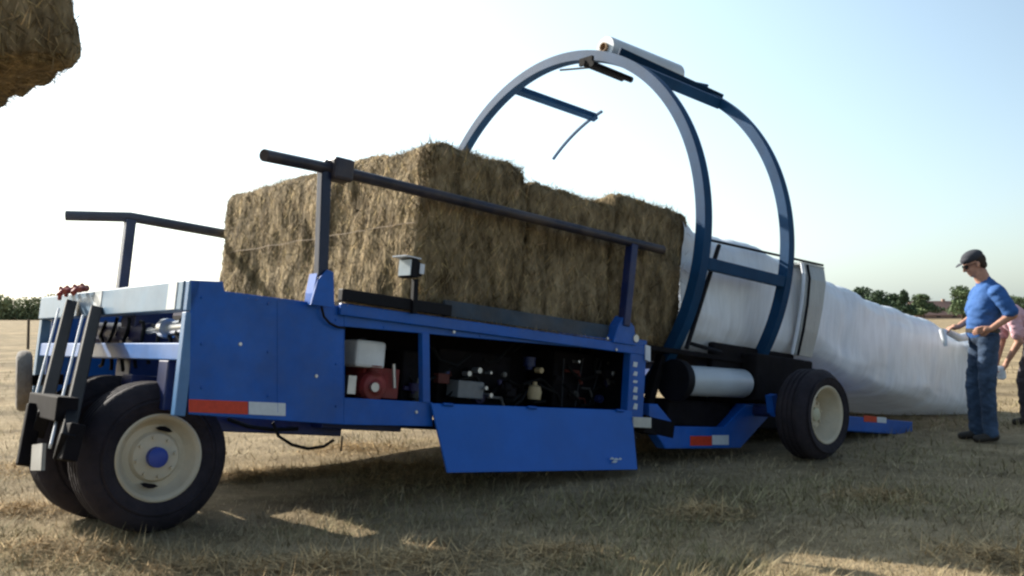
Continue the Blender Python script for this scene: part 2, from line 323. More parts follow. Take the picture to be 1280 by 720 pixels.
# ------------------------------------------------------------------ hay bales
def bale_mesh(name, fr, a, b, parent=None, rough=.03, seed=0, rounded=.07, strands=9000, faces='all', origin=None, **kw):
    """a rounded block of hay between a and b (frame coordinates) with a lumpy skin and loose stalks"""
    a, b = Vector(a), Vector(b); sz = b - a; st = .045
    bm = bmesh.new(); bmesh.ops.create_cube(bm, size=1)
    nx, ny, nz_ = [max(2, int(sz[i] / st)) for i in range(3)]
    bm.free(); vs, fs, idx = [], [], {}
    def vid(i, j, k):
        q = (i, j, k)
        if q not in idx: idx[q] = len(vs); vs.append(q)
        return idx[q]
    for i in range(nx):
        for j in range(ny):
            fs.append((vid(i, j, 0), vid(i, j + 1, 0), vid(i + 1, j + 1, 0), vid(i + 1, j, 0))); fs.append((vid(i, j, nz_), vid(i + 1, j, nz_), vid(i + 1, j + 1, nz_), vid(i, j + 1, nz_)))
    for i in range(nx):
        for k in range(nz_):
            fs.append((vid(i, 0, k), vid(i + 1, 0, k), vid(i + 1, 0, k + 1), vid(i, 0, k + 1))); fs.append((vid(i, ny, k), vid(i, ny, k + 1), vid(i + 1, ny, k + 1), vid(i + 1, ny, k)))
    for j in range(ny):
        for k in range(nz_):
            fs.append((vid(0, j, k), vid(0, j, k + 1), vid(0, j + 1, k + 1), vid(0, j + 1, k))); fs.append((vid(nx, j, k), vid(nx, j + 1, k), vid(nx, j + 1, k + 1), vid(nx, j, k + 1)))
    c = (a + b) / 2; out = []
    r = rounded; half = sz / 2
    for (i, j, k) in vs:
        p = Vector((sz.x * i / nx, sz.y * j / ny, sz.z * k / nz_)) - half
        core = Vector([max(-(half[t] - r), min(half[t] - r, p[t])) for t in range(3)])
        d = p - core; p2 = core + d.normalized() * r if d.length > 1e-6 else p
        nrm = d.normalized() if d.length > 1e-6 else p.normalized()
        s_ = Vector((seed * 3.1, seed, seed * 1.7))
        n1 = noise.noise(p * 2.1 + s_); n2 = noise.noise(Vector((p.x * 9, p.y * 9, p.z * 3.2)) + s_); n3 = noise.noise(p * 21 + s_)
        p2 += nrm * (rough * 1.1 * n1 + rough * 1.0 * n2 + rough * .5 * n3)
        out.append((c + p2, nrm))
    W_ = [Vector(fr(*p)) for p, _ in out]; Z0 = Vector(fr(0, 0, 0)); A3 = [(Vector(fr(*e)) - Z0).normalized() for e in ((1, 0, 0), (0, 1, 0), (0, 0, 1))]
    N_ = [(A3[0] * n.x + A3[1] * n.y + A3[2] * n.z) for _, n in out]
    # loose stalks on the skin
    P, T = [], []; rr = random.Random(seed + 5)
    for _ in range(strands):
        f = fs[rr.randrange(len(fs))]; q = W_[f[0]].lerp(W_[f[2]], rr.random()).lerp(W_[f[1]].lerp(W_[f[3]], rr.random()), rr.random()); n = N_[f[0]]
        if n.dot(A3[1]) > .6 and rr.random() < .8: continue
        al = A3[2] if abs(n.dot(A3[2])) < .7 else A3[0]
        d = (al * rr.choice((-1, 1)) + A3[0] * rr.gauss(0, .55) + A3[1] * rr.gauss(0, .55) + A3[2] * rr.gauss(0, .3)); d = (d - n * d.dot(n)).normalized() + n * max(-.02, rr.gauss(.20, .20))
        L = rr.uniform(.03, .13); wv = d.cross(n).normalized() * rr.uniform(.0018, .0045); q = q - n * .002
        P.append((q - wv, q + wv, q + d * L)); t = rr.choice((rr.uniform(.35, .9), rr.uniform(1., 2.3))); T.append((t, t * rr.uniform(.92, 1.02), t * rr.uniform(.75, 1.)))
    for _ in range(34):          # straggling tufts along the top and the corners
        q0 = Vector(fr(rr.uniform(a.x + .08, b.x - .08), a.y + rounded * .5 + rr.choice((0, 0, rr.random())) * (sz.y - rounded), b.z - rounded * .32)); 
        for _ in range(rr.randint(8, 40)):
            q = q0 + A3[0] * rr.gauss(0, .035) + A3[1] * rr.gauss(0, .02) + A3[2] * rr.gauss(0, .008); d = (A3[2] * rr.uniform(-.1, .8) + A3[0] * rr.gauss(0, .6) - A3[1] * rr.uniform(-.5, .7)).normalized()
            wv = d.orthogonal().normalized() * rr.uniform(.0015, .003); P.append((q - wv, q + wv, q + d * rr.uniform(.03, .10))); t = rr.uniform(.6, 1.8); T.append((t, t, t * .9))
    inv = XF[parent.name].inverted() if parent else Matrix.Translation(-Vector(origin))
    nb = len(W_); allv = [inv @ p for p in W_]; allf = list(fs); tint = [(1, 1, 1)] * nb
    for tr, t in zip(P, T):
        k = len(allv); allv += [inv @ p for p in tr]; allf.append((k, k + 1, k + 2)); tint += [t] * 3
    me = bpy.data.meshes.new(name); me.from_pydata(allv, [], allf); me.materials.append(HAY)
    at = me.color_attributes.new('tint', 'FLOAT_COLOR', 'POINT'); at.data.foreach_set('color', np.c_[np.array(tint), np.ones(len(tint))].reshape(-1).astype(np.float32))
    me.polygons.foreach_set('use_smooth', [True] * len(fs) + [False] * len(P))
    o = bpy.data.objects.new(name, me); col.objects.link(o)
    if parent: o.parent = parent
    else: o.location = origin; XF[o.name] = Matrix.Translation(Vector(origin))
    return tag(o, **kw)

VB0, VB1 = .10, 3.34
b1 = bale_mesh('hay_bale', M, (1.60, VB0, .012), (2.54, VB1, 1.20), seed=1, strands=42000, origin=M(2.05, 1.7, 0), rounded=.13, rough=.034,
    label='front hay bale on the blue chassis, its sunlit end facing the bent rails', cat='hay bale', group='hay bales waiting on the wrapper deck')
b2 = bale_mesh('hay_bale', M, (2.55, VB0 + .03, .012), (3.46, VB1 - .02, 1.09), seed=2, strands=20000, origin=M(3.0, 1.7, 0), rounded=.06, rough=.034,
    label='lower topped middle hay bale behind the taller front bale on the deck', cat='hay bale', group='hay bales waiting on the wrapper deck')
b3 = bale_mesh('hay_bale', M, (3.47, VB0 + .0, .012), (4.33, VB1, 1.19), seed=3, strands=22000, origin=M(3.9, 1.7, 0), rounded=.10, rough=.04,
    label='rear hay bale with a tufted top edge, meeting the white film at the blue hoop', cat='hay bale', group='hay bales waiting on the wrapper deck')
for bo, u0, u1, wt in ((b1, 1.60, 2.54, 1.17), (b2, 2.55, 3.46, 1.11)):
    mb = MB()
    for i, vv in enumerate((.30, .72, 1.14, 1.56, 1.98, 2.40, 2.82, 3.14)) if bo is b1 else []:
        pass
    if bo is b1:
        for wv in (.62,):
            pts = [M(u0 - .028 - .012 * noise.noise(Vector((i * .7, wv, 0))), .2 + i * .1, wv + .012 * noise.noise(Vector((i * .5, 3, wv)))) for i in range(31)]
            mb.tube(pts, .0028, 5)
        mb.build('twine', TWINE, bo)
# the bale being lifted in over the front, same heading as the wrapper but level
Uh = Vector((U.x, U.y, .10)).normalized(); Vh = Vector((V.x, V.y, 0)).normalized(); Wh = Vh.cross(Uh); Wh = Wh if Wh.z > 0 else -Wh
BC = CAM + ray(100, 80) * (4.5 / FPX)
def HB(u, v, w): return BC + Uh * u + Vh * v + Wh * w
bale_mesh('hay_bale', HB, (-.93, 0, 0), (.02, 2.45, 1.15), seed=8, strands=20000, origin=HB(-.45, 1.2, 0), rounded=.08, rough=.035,
    label='dark hay bale hanging in the sky at the top left corner', cat='hay bale')

# ------------------------------------------------------------------ the wrapper
base = ground_pt(199, 666)
wr = empty('bale_wrapper', base, FR, label='long blue bale wrapping machine with two big hoops and an open engine bay', cat='bale wrapper')
# side panel (near), with the engine bay opening
pan = MB()
pan.prism(px_poly([(238, 350), (279, 352), (281, 364), (430, 383), (430, 531), (236, 518)], 0), V * .02)
pan.prism(px_poly([(430, 383), (800, 428), (800, 441), (430, 408)], 0), V * .02)
pan.prism(px_poly([(430, 497), (541, 503), (541, 533), (430, 531)], 0), V * .02)
pan.build('side_panel', BLUE, wr, bevel=.004)
mb = MB(); mb.prism(px_poly([(528, 416), (537, 416.6), (538, 503), (529, 503)], -.012), V * .05); mb.build('bay_divider', BLUE, wr, bevel=.004)
top = MB(); top.box((.93, -.035, -.085), (3.72, -.003, -.012)); top.build('top_rail', BLUE, wr, bevel=.006)
# rear pillar with its row of small decals
pil = MB(); pil.box((3.56, -.03, -.60), (3.745, .05, .035)); pr = pil.build('rear_pillar', BLUE, wr, bevel=.008)
mb = MB()
for i, (y0, y1) in enumerate(((452, 459), (464, 470), (475, 479), (483, 491), (494, 500), (504, 512))):
    q = [S(792 + (i % 2), y0, v=-.033), S(797, y0 + 1, v=-.033), S(796, y1, v=-.033), S(791, y1 - 1, v=-.033)]
    mb.prism([M(*a) for a in q], -V * .002)
mb.build('decal', WHR, pr)
mb = MB(); mb.prism(px_poly([(806, 431), (812, 433), (812, 452), (806, 450)], -.036), -V * .01); mb.build('label_plate', FLANGE, pr)
mb = MB(); mb.prism(px_poly([(790, 521), (812, 522), (812, 535), (790, 534)], -.045), -V * .02); mb.build('marker_lamp', mat('lamp_lens', (.5, .48, .42), .3), pr, bevel=.004)
mb = MB(); mb.lathe(M(*S(792, 423, v=-.03)), V, [(0, -.03), (.03, -.03), (.035, -.01), (.035, .03)], 20); mb.build('cap', STEEL, pr, smooth=True)
# drop-down door
dq = [S(539, 504, v=-.03), S(790, 513, v=-.03), S(797, 587, v=-.13), S(560, 591, v=-.13)]
mb = MB(); mb.prism([M(*q) for q in dq], V * .018 - W * .002); dr = mb.build('drop_door', BLUE2, wr, bevel=.004)
mb = MB()
for (x, y, s_) in ((765, 573, 3), (770, 574, 3.5), (775, 573.5, 2.5), (768, 577, 4)):
    mb.prism([M(*S(x + a, y + b, v=-.134)) for a, b in ((-s_, 1), (0, -1.6), (s_, 0), (s_ * .3, 1.5))], -V * .002)
mb.build('decal', WHR, dr)
mb = MB()
for xx in (560, 665, 775):
    p = S(xx, 505 + (xx - 540) * .035, v=-.04); mb.tube([M(p[0] - .04, p[1], p[2]), M(p[0] + .04, p[1], p[2])], .011, 10)
mb.build('hinge', BLUE, dr, smooth=True)
for x_, y0_, y1_ in ((347, 376, 516), (430, 411, 497)):
    mb = MB(); mb.tube([M(*S(x_, y0_ + (y1_ - y0_) * k / 8, v=-.001)) for k in range(9)], .0035, 6); mb.build('weld_seam', BLUE, wr, smooth=True)
for x_, y_ in ((252, 372), (252, 430), (252, 485), (335, 380), (335, 440), (335, 495), (420, 400), (420, 455), (420, 508), (480, 425), (600, 436), (690, 444)):
    if y_ > 420 and x_ > 470: y_ -= 16
    mb = MB(); mb.lathe(M(*S(x_, y_, v=-.001)), V, [(0, -.006), (.006, -.006), (.008, .0)], 6); mb.build('bolt', BLUE, wr)
# reflector strips on the panel
mb = MB(); mb.prism(px_poly([(236, 499), (310, 502), (310, 518), (236, 515)], -.004), V * .003); mb.build('red_reflector_strip', REDR, wr)
mb = MB(); mb.prism(px_poly([(311, 502), (357, 504), (357, 520), (311, 518)], -.004), V * .003); mb.build('white_reflector_strip', WHR, wr)
# front frame
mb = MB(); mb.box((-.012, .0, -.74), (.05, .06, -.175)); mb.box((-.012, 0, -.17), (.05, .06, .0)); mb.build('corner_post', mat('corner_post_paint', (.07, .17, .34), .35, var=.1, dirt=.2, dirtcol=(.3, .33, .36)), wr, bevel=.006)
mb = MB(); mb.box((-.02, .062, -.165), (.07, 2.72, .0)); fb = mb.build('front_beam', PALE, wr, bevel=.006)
mb = MB(); mb.box((-.024, .14, -.16), (-.0205, .26, -.004)); mb.box((-.024, 1.36, -.17), (-.0205, 1.50, -.004)); mb.build('reflector_tape', WHR, fb)
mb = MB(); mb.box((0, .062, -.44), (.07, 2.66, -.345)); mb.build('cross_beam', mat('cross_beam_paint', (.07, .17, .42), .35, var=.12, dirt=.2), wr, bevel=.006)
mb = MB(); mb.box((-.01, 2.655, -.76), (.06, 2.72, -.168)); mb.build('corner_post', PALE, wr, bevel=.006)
mb = MB(); mb.box((.0, .20, -.72), (.08, .34, -.442)); mb.box((.10, 1.05, -.9), (.34, 1.30, -.10)); mb.build('frame_post', NAVY, wr, bevel=.008)
# far side panel, bulkheads, deck and bay floor close the box
mb = MB(); mb.box((.07, 2.68, -.70), (6.2, 2.70, -.02)); mb.build('far_side_panel', BLUE, wr)
mb = MB(); mb.box((1.0, .021, -.03), (6.3, 3.2, .008)); mb.box((.55, .5, -.14), (1.0, 2.6, -.10)); mb.build('deck', DARK, wr)
mb = MB(); mb.box((.72, .3, -.70), (.75, 2.67, -.05)); mb.box((.96, .02, -.66), (.985, 1.3, -.032)); mb.build('bulkhead', PURP, wr)
mb = MB(); mb.box((.985, .75, -.66), (3.75, .78, -.032)); mb.box((3.70, .055, -.62), (3.72, .749, -.032)); mb.build('bay_back_wall', DARK, wr)
mb = MB(); mb.box((.985, .03, -.66), (3.7, 2.6, -.63)); mb.build('bay_floor', DARK, wr)
# under-frame beams
mb = MB(); mb.box((.3, .30, -.83), (1.22, .42, -.74)); mb.box((.25, 2.2, -.83), (4.2, 2.35, -.74)); mb.box((1.0, .18, -.78), (1.6, .30, -.735)); mb.build('underframe', NAVY, wr, bevel=.008)
# lower hydraulics seen through the front frame
mb = MB(); mb.tube([M(.16, .9, -.28), M(.16, 1.9, -.26)], .075, 20); mb.build('steering_cylinder', PURP, wr, smooth=True)
mb = MB(); mb.tube([M(.12, .22, -.24), M(.12, .5, -.25)], .045, 16); mb.tube([M(.12, .5, -.25), M(.12, .85, -.26)], .022, 12); mb.lathe(M(.10, .52, -.25), V, [(0, -.03), (.06, -.03), (.06, .03), (0, .03)], 20); mb.build('hydraulic_cylinder', STEEL, wr, smooth=True)
mb = MB()
for i in range(7):
    v0 = .3 + i * .21; pts = [M(.09 + .02 * math.sin(i), v0 + .06 * math.sin(t * 2 + i), -.20 - .09 * t - .03 * math.sin(t * 3 + i)) for t in [k * .4 for k in range(9)]]
    mb.tube(pts, .012, 8)
mb.build('hydraulic_hose', HOSE, wr, smooth=True)
mb = MB(); mb.box((.14, .34, -.55), (.19, .52, -.42)); mb.lathe(M(.13, .43, -.49), U, [(0, -.03), (.04, -.03), (.045, 0), (0, .02)], 14); mb.build('valve_block', YEL, wr, bevel=.006)
mb = MB()
for i, vv in enumerate((1.55, 1.7, 1.86, 2.0)):
    mb.tube([M(-.06, vv, .0), M(-.08, vv + .05, .035), M(-.06, vv + .12, .02 - .02 * i)], .014, 8)
    mb.lathe(M(-.07, vv + .03, .01), Vector((.3, 1, .2 + .5 * (i % 2))), [(0, -.045), (.019, -.045), (.021, .03), (0, .04)], 12)
mb.build('hydraulic_coupling', REDP, wr, smooth=True)
# folded tow arms in front of the frame
def slab(a, b, wid, thick, u):
    pa, pb = S(*a, u=u), S(*b, u=u); return M(*pa), M(*pb)
for a, b, u0, u1 in (((86, 388), (51, 532), -.06, -.50), ((117, 396), (80, 560), -.05, -.52)):
    A0, B0 = M(*S(*a, u=u0)), M(*S(*b, u=u1))
    m1 = MB(); m1.beam(A0, B0, .165, .07, up=U); arm = m1.build('tow_arm', BLACK, wr, bevel=.006)
    off = V * .085 - U * .042
    m1 = MB(); m1.beam(A0 + off, B0 + off, .030, .014, up=U); m1.build('lit_flange_edge', FLANGE, arm, bevel=.003)  # sunlit edge of the black arm, its light put into the pale colour
m1 = MB(); m1.beam(M(*S(48, 505, u=-.46)), M(*S(84, 512, u=-.48)), .11, .13); m1.beam(M(*S(94, 530, u=-.47)), M(*S(82, 576, u=-.5)), .13, .08, up=U); m1.beam(M(*S(44, 505, u=-.52)), M(*S(30, 582, u=-.56)), .05, .08, up=U); m1.build('arm_bracket', DARK, wr, bevel=.008)
m1 = MB(); m1.prism([M(*S(x, y, u=-.56)) for x, y in ((40, 556), (53, 554), (51, 588), (38, 588))], U * .02); m1.build('latch_plate', mat('dusty_plate', (.30, .29, .27), .6, dirt=.4), wr)
jc = M(*S(30, 476, u=-.25))
m1 = MB(); ax = (V * .93 + U * .37).normalized()
pr_ = [(.10, -.05), (.20, -.062), (.235, -.05), (.25, -.02), (.25, .02), (.235, .05), (.20, .062), (.10, .05), (.10, -.05)]
# wheel seen edge-on: its axle lies across the line of sight
view = (jc - CAM).normalized(); ax = Vector((view.y, -view.x, 0)).normalized()
m1.lathe(jc, ax, [(r_ * .82, o_ * .82) for r_, o_ in pr_], 40); jw = m1.build('jack_wheel', GREYR, wr, smooth=True)
m1 = MB(); m1.lathe(jc, ax, [(0, -.03), (.09, -.035), (.09, .035), (0, .03)], 24); m1.build('hub', DARK, jw, smooth=True)
m1 = MB(); m1.beam(jc, M(*S(76, 474, u=-.12)), .05, .07); m1.build('jack_bracket', DARK, wr, bevel=.006)

# wheels
def wheel(c, rad, wid, rimr, hubm, name='wheel', dish=.07, nuts=8):
    """c: centre of the outer face; axle along V, outer face towards -V"""
    w = empty(name, c, FR); w.parent = wr; w.matrix_parent_inverse = Matrix.Identity(4)
    w.matrix_local = XF[wr.name].inverted() @ XF[w.name]
    t = MB(); q = []
    q += [(rimr - .004, .035), (rimr + .012, .012), (rimr + .05, -.004), (rimr + .07, -.006), (rimr + .074, -.011), (rimr + .082, -.011), (rimr + .086, -.006), (rad - .095, .0), (rad - .09, -.004), (rad - .08, -.002), (rad - .045, .018), (rad - .02, .04), (rad - .004, .062)]
    k = 4; span = wid - .124
    for i in range(k):
        o0 = .062 + span * i / k; o1 = .062 + span * (i + 1) / k
        q += [(rad, o0 + .012), (rad, o1 - .012), (rad - .014, o1 - .006), (rad - .014, o1 + .004)]
    q += [(rad - .02, wid - .04), (rad - .045, wid - .018), (rimr + .03, wid), (rimr - .004, wid - .03)]
    t.lathe(c, V, q, 72); t.build('tyre', RUBBER, w, smooth=True)
    t = MB()
    t.lathe(c, V, [(rimr + .004, .03), (rimr + .012, .008), (rimr + .002, .004), (rimr - .012, .012), (rimr - .022, .028), (rimr - .03, .06), (rimr - .055, .085), (rimr * .62, dish + .012), (rimr * .55, dish - .012), (rimr * .30, dish - .015), (0, dish - .015)], 64)
    t.lathe(c, V, [(rimr - .03, wid - .04), (rimr - .03, .06)], 48)
    rm = t.build('rim', RIM, w, smooth=True)
    t = MB()
    for i in range(8):
        a = 2 * math.pi * (i + .3) / 8; p = c + (U * math.cos(a) + W * math.sin(a)) * rimr * .47 + V * (dish - .03); t.lathe(p, V, [(0, 0), (.011, 0), (.011, .02)], 6)
    t.build('wheel_nut', RIM, rm)
    t = MB()
    for a in (R(80), R(262)):
        pts = [c + (U * math.cos(a + d) + W * math.sin(a + d)) * rimr * rr + V * (dish + .0) - V * .018 for rr, d in ((.70, -.32), (.74, -.16), (.75, 0), (.74, .16), (.70, .32), (.64, .2), (.63, 0), (.64, -.2))]
        t.prism(pts, V * .004)
    t.build('rim_slot', DARK, rm)
    t = MB(); t.lathe(c, V, [(0, dish - .065), (rimr * .13, dish - .065), (rimr * .24, dish - .05), (rimr * .25, dish - .012)], 28); t.build('hub', hubm, w, smooth=True)
    return w
HUBB = mat('blue_hub_paint', (.03, .06, .30), .4, dirt=.2)
fwc = base + Vector((0, 0, .415))
wheel(fwc, .422, .30, .234, HUBB)
wheel(fwc + V * .56 - U * .05 + Vector((0, 0, .01)), .43, .30, .234, HUBB)
RIMR = mat('old_cream_rim_paint', (.50, .48, .34), .5, var=.1, vscale=9, dirt=.5, dirtcol=(.36, .32, .18)); rwb = ground_pt(1036, 575); rwc = rwb + Vector((0, 0, .375))
wheel(rwc, .38, .31, .232, RIMR, dish=.16)
wheel(rwc + V * 3.6, .385, .36, .235, RIM)
mb = MB(); mb.tube([fwc + V * .2, fwc + V * .7], .05, 16); mb.beam(fwc + V * .43 - W * .05, fwc + V * .43 + W * .45, .16, .16, up=U); mb.build('front_axle', NAVY, wr, bevel=.006)
mb = MB(); mb.tube([rwc + V * .3, rwc + V * 3.7], .05, 16); mb.build('rear_axle', NAVY, wr)
# posts and bale guide rails
def post(px0, py0, px1, py1, v, wd, m):
    return M(*S(px0, py0, v=v)), M(*S(px1, py1, v=v))
P0, P1 = M(.79, -.02, -.02), M(.735, -.02, .77)
mb = MB(); mb.beam(P0, P1, .066, .066, up=U); gp = mb.build('guide_post', mat('post_paint', (.006, .012, .04), .3, var=.15, dirt=.1), wr, bevel=.008)
mb = MB(); mb.prism([M(.70, -.075, -.05), M(.86, -.075, -.05), M(.83, -.075, .16), M(.79, -.075, .17), M(.73, -.075, .10)], V * .012); mb.prism([M(.715, -.06, -.05), M(.73, -.06, -.05), M(.73, -.06, .14), M(.715, -.06, .02)], V * .09); mb.build('gusset', BLUE, gp)
RAILM = mat('dark_rail_paint', (.022, .022, .035), .4, var=.3, dirt=.3)
mb = MB(); e0 = M(*S(330, 194, v=-.22)); k0 = M(.72, -.03, .785); k1 = M(3.87, -.03, .785)
mb.tube([e0, k0, M(.85, -.03, .785), k1], .036, 14); mb.build('guide_rail', RAILM, wr, smooth=True)
mb = MB(); mb.box((.76, -.10, .72), (.90, .03, .86)); mb.box((.72, -.05, .70), (.77, .0, .84)); mb.build('rail_clamp', RAILM, wr, bevel=.02)
mb = MB(); mb.beam(M(3.50, -.03, .77), M(3.46, -.03, .12), .075, .07, up=U); mb.build('guide_post', NAVY, wr, bevel=.006)
mb = MB(); mb.prism([M(3.33, -.05, -.02), M(3.60, -.05, -.02), M(3.56, -.05, .13), M(3.44, -.05, .20), M(3.38, -.05, .12)], V * .10); mb.build('post_bracket', BLUE, wr, bevel=.006)
F0, F1 = M(.80, 3.39, -.1), M(.80, 3.39, .81)
mb = MB(); mb.beam(F0, F1, .085, .085, up=U); mb.beam(M(.80, 2.70, -.1), M(.80, 3.43, -.1), .08, .08); mb.build('guide_post', mat('greyed_post_paint', (.06, .08, .13), .35, dirt=.2), wr, bevel=.006)
fr0 = M(*S(83, 269, u=-.05)); 
fr0 = M(*S(82, 269.5, v=3.62)); fr1 = M(.80, 3.39, .835); fr2 = M(4.0, 3.39, .835)
mb = MB(); mb.tube([fr0, fr1, M(1., 3.39, .835), fr2], .045, 12); mb.build('guide_rail', mat('greyed_rail_paint', (.07, .08, .10), .35, dirt=.2), wr, smooth=True)
# low guide bars alongside the bale foot
mb = MB(); mb.box((.92, -.055, .0), (1.76, -.0, .075)); mb.build('low_guide_bar', BLACK, wr, bevel=.006)
mb = MB(); mb.box((1.762, .03, -.01), (3.36, .06, .115)); mb.build('low_guide_plate', mat('dark_teal_paint', (.015, .035, .06), .5, var=.3, dirt=.3), wr, bevel=.004)
mb = MB(); mb.box((.24, .021, -.085), (.99, .20, -.070)); mb.build('tread_plate', BLUE, wr)
# work lamp on its stalk
ls = S(517, 392, v=-.06)
mb = MB(); mb.beam(M(*ls), M(ls[0] - .01, ls[1], ls[2] + .22), .035, .035, up=U); st = mb.build('lamp_stalk', BLACK, wr, bevel=.004)
lc = M(*S(517, 337, v=-.07))
q = Quaternion(Vector((0, 0, 1)), R(12)); lx = (q @ U).normalized(); ly = (q @ V).normalized()
def LF(a, b, c): return lc + lx * a + ly * b + W * c
mb = MB(); mb.hexa([LF(-.02, -.055, -.055), LF(.045, -.035, -.04), LF(.045, .035, -.04), LF(-.02, .055, -.055), LF(-.02, -.055, .055), LF(.045, -.035, .04), LF(.045, .035, .04), LF(-.02, .055, .055)])
mb.hexa([LF(-.075, -.06, -.06), LF(-.022, -.06, -.06), LF(-.022, .06, -.06), LF(-.075, .06, -.06), LF(-.075, -.06, .06), LF(-.022, -.06, .06), LF(-.022, .06, .06), LF(-.075, .06, .06)])
lh = mb.build('lamp_housing', BLACK, wr, bevel=.006)
mb = MB(); mb.hexa([LF(-.085, -.05, -.05), LF(-.076, -.05, -.05), LF(-.076, .05, -.05), LF(-.085, .05, -.05), LF(-.085, -.05, .05), LF(-.076, -.05, .05), LF(-.076, .05, .05), LF(-.085, .05, .05)]); mb.build('lamp_lens', mat('lamp_glass', (.6, .66, .68), .12), lh)
mb = MB(); mb.hexa([LF(-.01, -.066, -.03), LF(.03, -.066, -.03), LF(.03, -.061, -.03), LF(-.01, -.061, -.03), LF(-.01, -.066, .035), LF(.03, -.066, .035), LF(.03, -.061, .035), LF(-.01, -.061, .035)]); mb.build('lamp_label', FLANGE, lh)
mb = MB(); mb.hexa([LF(-.14, -.06, .062), LF(.0, -.06, .062), LF(.0, .06, .062), LF(-.14, .06, .062), LF(-.14, -.06, .07), LF(.0, -.06, .07), LF(.0, .06, .07), LF(-.14, .06, .07)]); mb.build('lamp_visor', FLANGE, lh)
# cables and hoses
mb = MB(); mb.tube([M(*S(x, y, v=-.03)) for x, y in ((403, 372), (402, 384), (405, 396), (412, 404), (422, 409), (432, 410))], .008, 8); mb.build('cable', HOSE, wr, smooth=True)
mb = MB(); mb.tube([M(*S(x, y, v=.2)) for x, y in ((341, 528), (348, 545), (365, 556), (385, 561), (405, 558), (417, 550))], .010, 8); mb.tube([M(*S(x, y, v=.15)) for x, y in ((428, 545), (427, 556), (426, 564))], .006, 6)
mb.tube([M(*S(x, y, v=.25)) for x, y in ((285, 524), (310, 533), (340, 537), (372, 536))], .012, 8); mb.build('hydraulic_hose', HOSE, wr, smooth=True)
# engine bay contents
def bx(px0, py0, px1, py1, v, d):
    a = S(px0, py1, v=v); b = S(px1, py0, v=v); return (min(a[0], b[0]), v, min(a[2], b[2])), (max(a[0], b[0]), v + d, max(a[2], b[2]))
mb = MB(); mb.box(*bx(444, 428, 484, 458, .16, .22)); tk = mb.build('fuel_tank', WHITEP, wr, bevel=.02)
mb = MB(); mb.lathe(M(*S(453, 424, v=.25)), W, [(0, -.02), (.022, -.02), (.022, .012), (0, .014)], 16); mb.build('tank_cap', BLACK, tk)
mb = MB(); mb.lathe(M(*S(468, 484, v=.17)), V, [(0, -.03), (.035, -.03), (.05, -.015), (.085, -.01), (.10, .02), (.10, .14), (.0, .14)], 28); mb.box(*bx(452, 462, 500, 496, .24, .22)); mb.build('engine', REDP, wr, bevel=.006)
mb = MB(); mb.lathe(M(*S(468, 484, v=.13)), V, [(0, -.01), (.03, -.01), (.03, .01)], 16); mb.tube([M(*S(492, 455, v=.2)), M(*S(493, 485, v=.2))], .012, 10); mb.box(*bx(434, 470, 446, 492, .2, .1)); mb.build('engine_fitting', STEEL, wr, smooth=True)
mb = MB(); mb.box(*bx(500, 440, 526, 500, .3, .3)); mb.box(*bx(545, 445, 640, 503, .42, .25)); mb.box(*bx(690, 448, 775, 508, .4, .3)); mb.build('hydraulic_tank', DARK, wr, bevel=.015)
mb = MB(); mb.box(*bx(572, 478, 606, 497, .22, .14)); mb.build('battery', mat('grey_battery_case', (.16, .165, .17), .4), wr, bevel=.008)
mb = MB()
for x, y, r_ in ((606, 485, .014), (612, 494, .016), (598, 463, .02), (585, 467, .018), (722, 452, .010), (612, 466, .01)):
    mb.lathe(M(*S(x, y, v=.2)), V, [(0, -.02), (r_, -.02), (r_, .05)], 12)
mb.build('fitting', STEEL, wr, smooth=True)
mb = MB(); mb.lathe(M(*S(668, 490, v=.26)), W, [(0, -.055), (.05, -.055), (.056, .0), (.045, .04), (.016, .055), (.016, .075), (0, .075)], 20); mb.lathe(M(*S(675, 463, v=.3)), V, [(0, -.02), (.022, -.02), (.022, .04)], 14); mb.build('filter_bowl', YEL, wr, smooth=True)
mb = MB(); rr = random.Random(3)
for i in range(9):
    x0 = rr.uniform(440, 740); y0 = rr.uniform(440, 495); pts = []
    for k in range(7): pts.append(M(*S(x0 + k * rr.uniform(6, 12), y0 + 14 * math.sin(k * .9 + i), v=rr.uniform(.26, .34))))
    mb.tube(pts, .012, 8)
mb.build('bay_hose', HOSE, wr, smooth=True)
rb = random.Random(12); ENG = [DARK, mat('oily_grey_metal', (.06, .058, .055), .5, .4, var=.4, dirt=.5, dirtcol=(.02, .015, .01)), PURP, mat('dull_aluminium', (.16, .155, .15), .5, .5, var=.3, dirt=.5, dirtcol=(.04, .03, .02)), NAVY, mat('dusty_red_metal', (.09, .02, .015), .6, dirt=.5, dirtcol=(.03, .02, .015))]
for i in range(34):
    x0 = rb.choice((rb.uniform(495, 522), rb.uniform(548, 690), rb.uniform(690, 778))); y0 = rb.uniform(452, 502); c_ = M(*S(x0, y0, v=rb.uniform(.24, .40))); mb = MB(); k = rb.random(); r0 = rb.uniform(.015, .05)
    if k < .4: mb.lathe(c_, rb.choice((U, V, W)), [(0, -r0), (r0 * .5, -r0), (r0 * .6, -r0 * .5), (r0, -r0 * .45), (r0, r0), (0, r0)], 18); mb.build('pump_fitting', ENG[i % 6], wr, smooth=True)
    elif k < .75:
        q0 = RI @ (c_ - ORG); mb.box((q0[0] - r0, q0[1] - r0 * .6, q0[2] - r0 * .7), (q0[0] + r0, q0[1] + r0 * .6, q0[2] + r0 * .7)); mb.build('valve_block', ENG[(i + 1) % 6], wr, bevel=.005)
    else: mb.tube([c_, c_ + U * r0 * 3, c_ + U * r0 * 4 - W * r0 * 2], r0 * .3, 10); mb.build('pipe', ENG[(i * 2 + 1) % 6], wr, smooth=True)
mb = MB()
for i in range(6): mb.lathe(M(*S(468, 464, v=.19)) + W * (.012 * i - .03), W, [(0, 0), (.05, 0), (.05, .005), (0, .005)], 20)
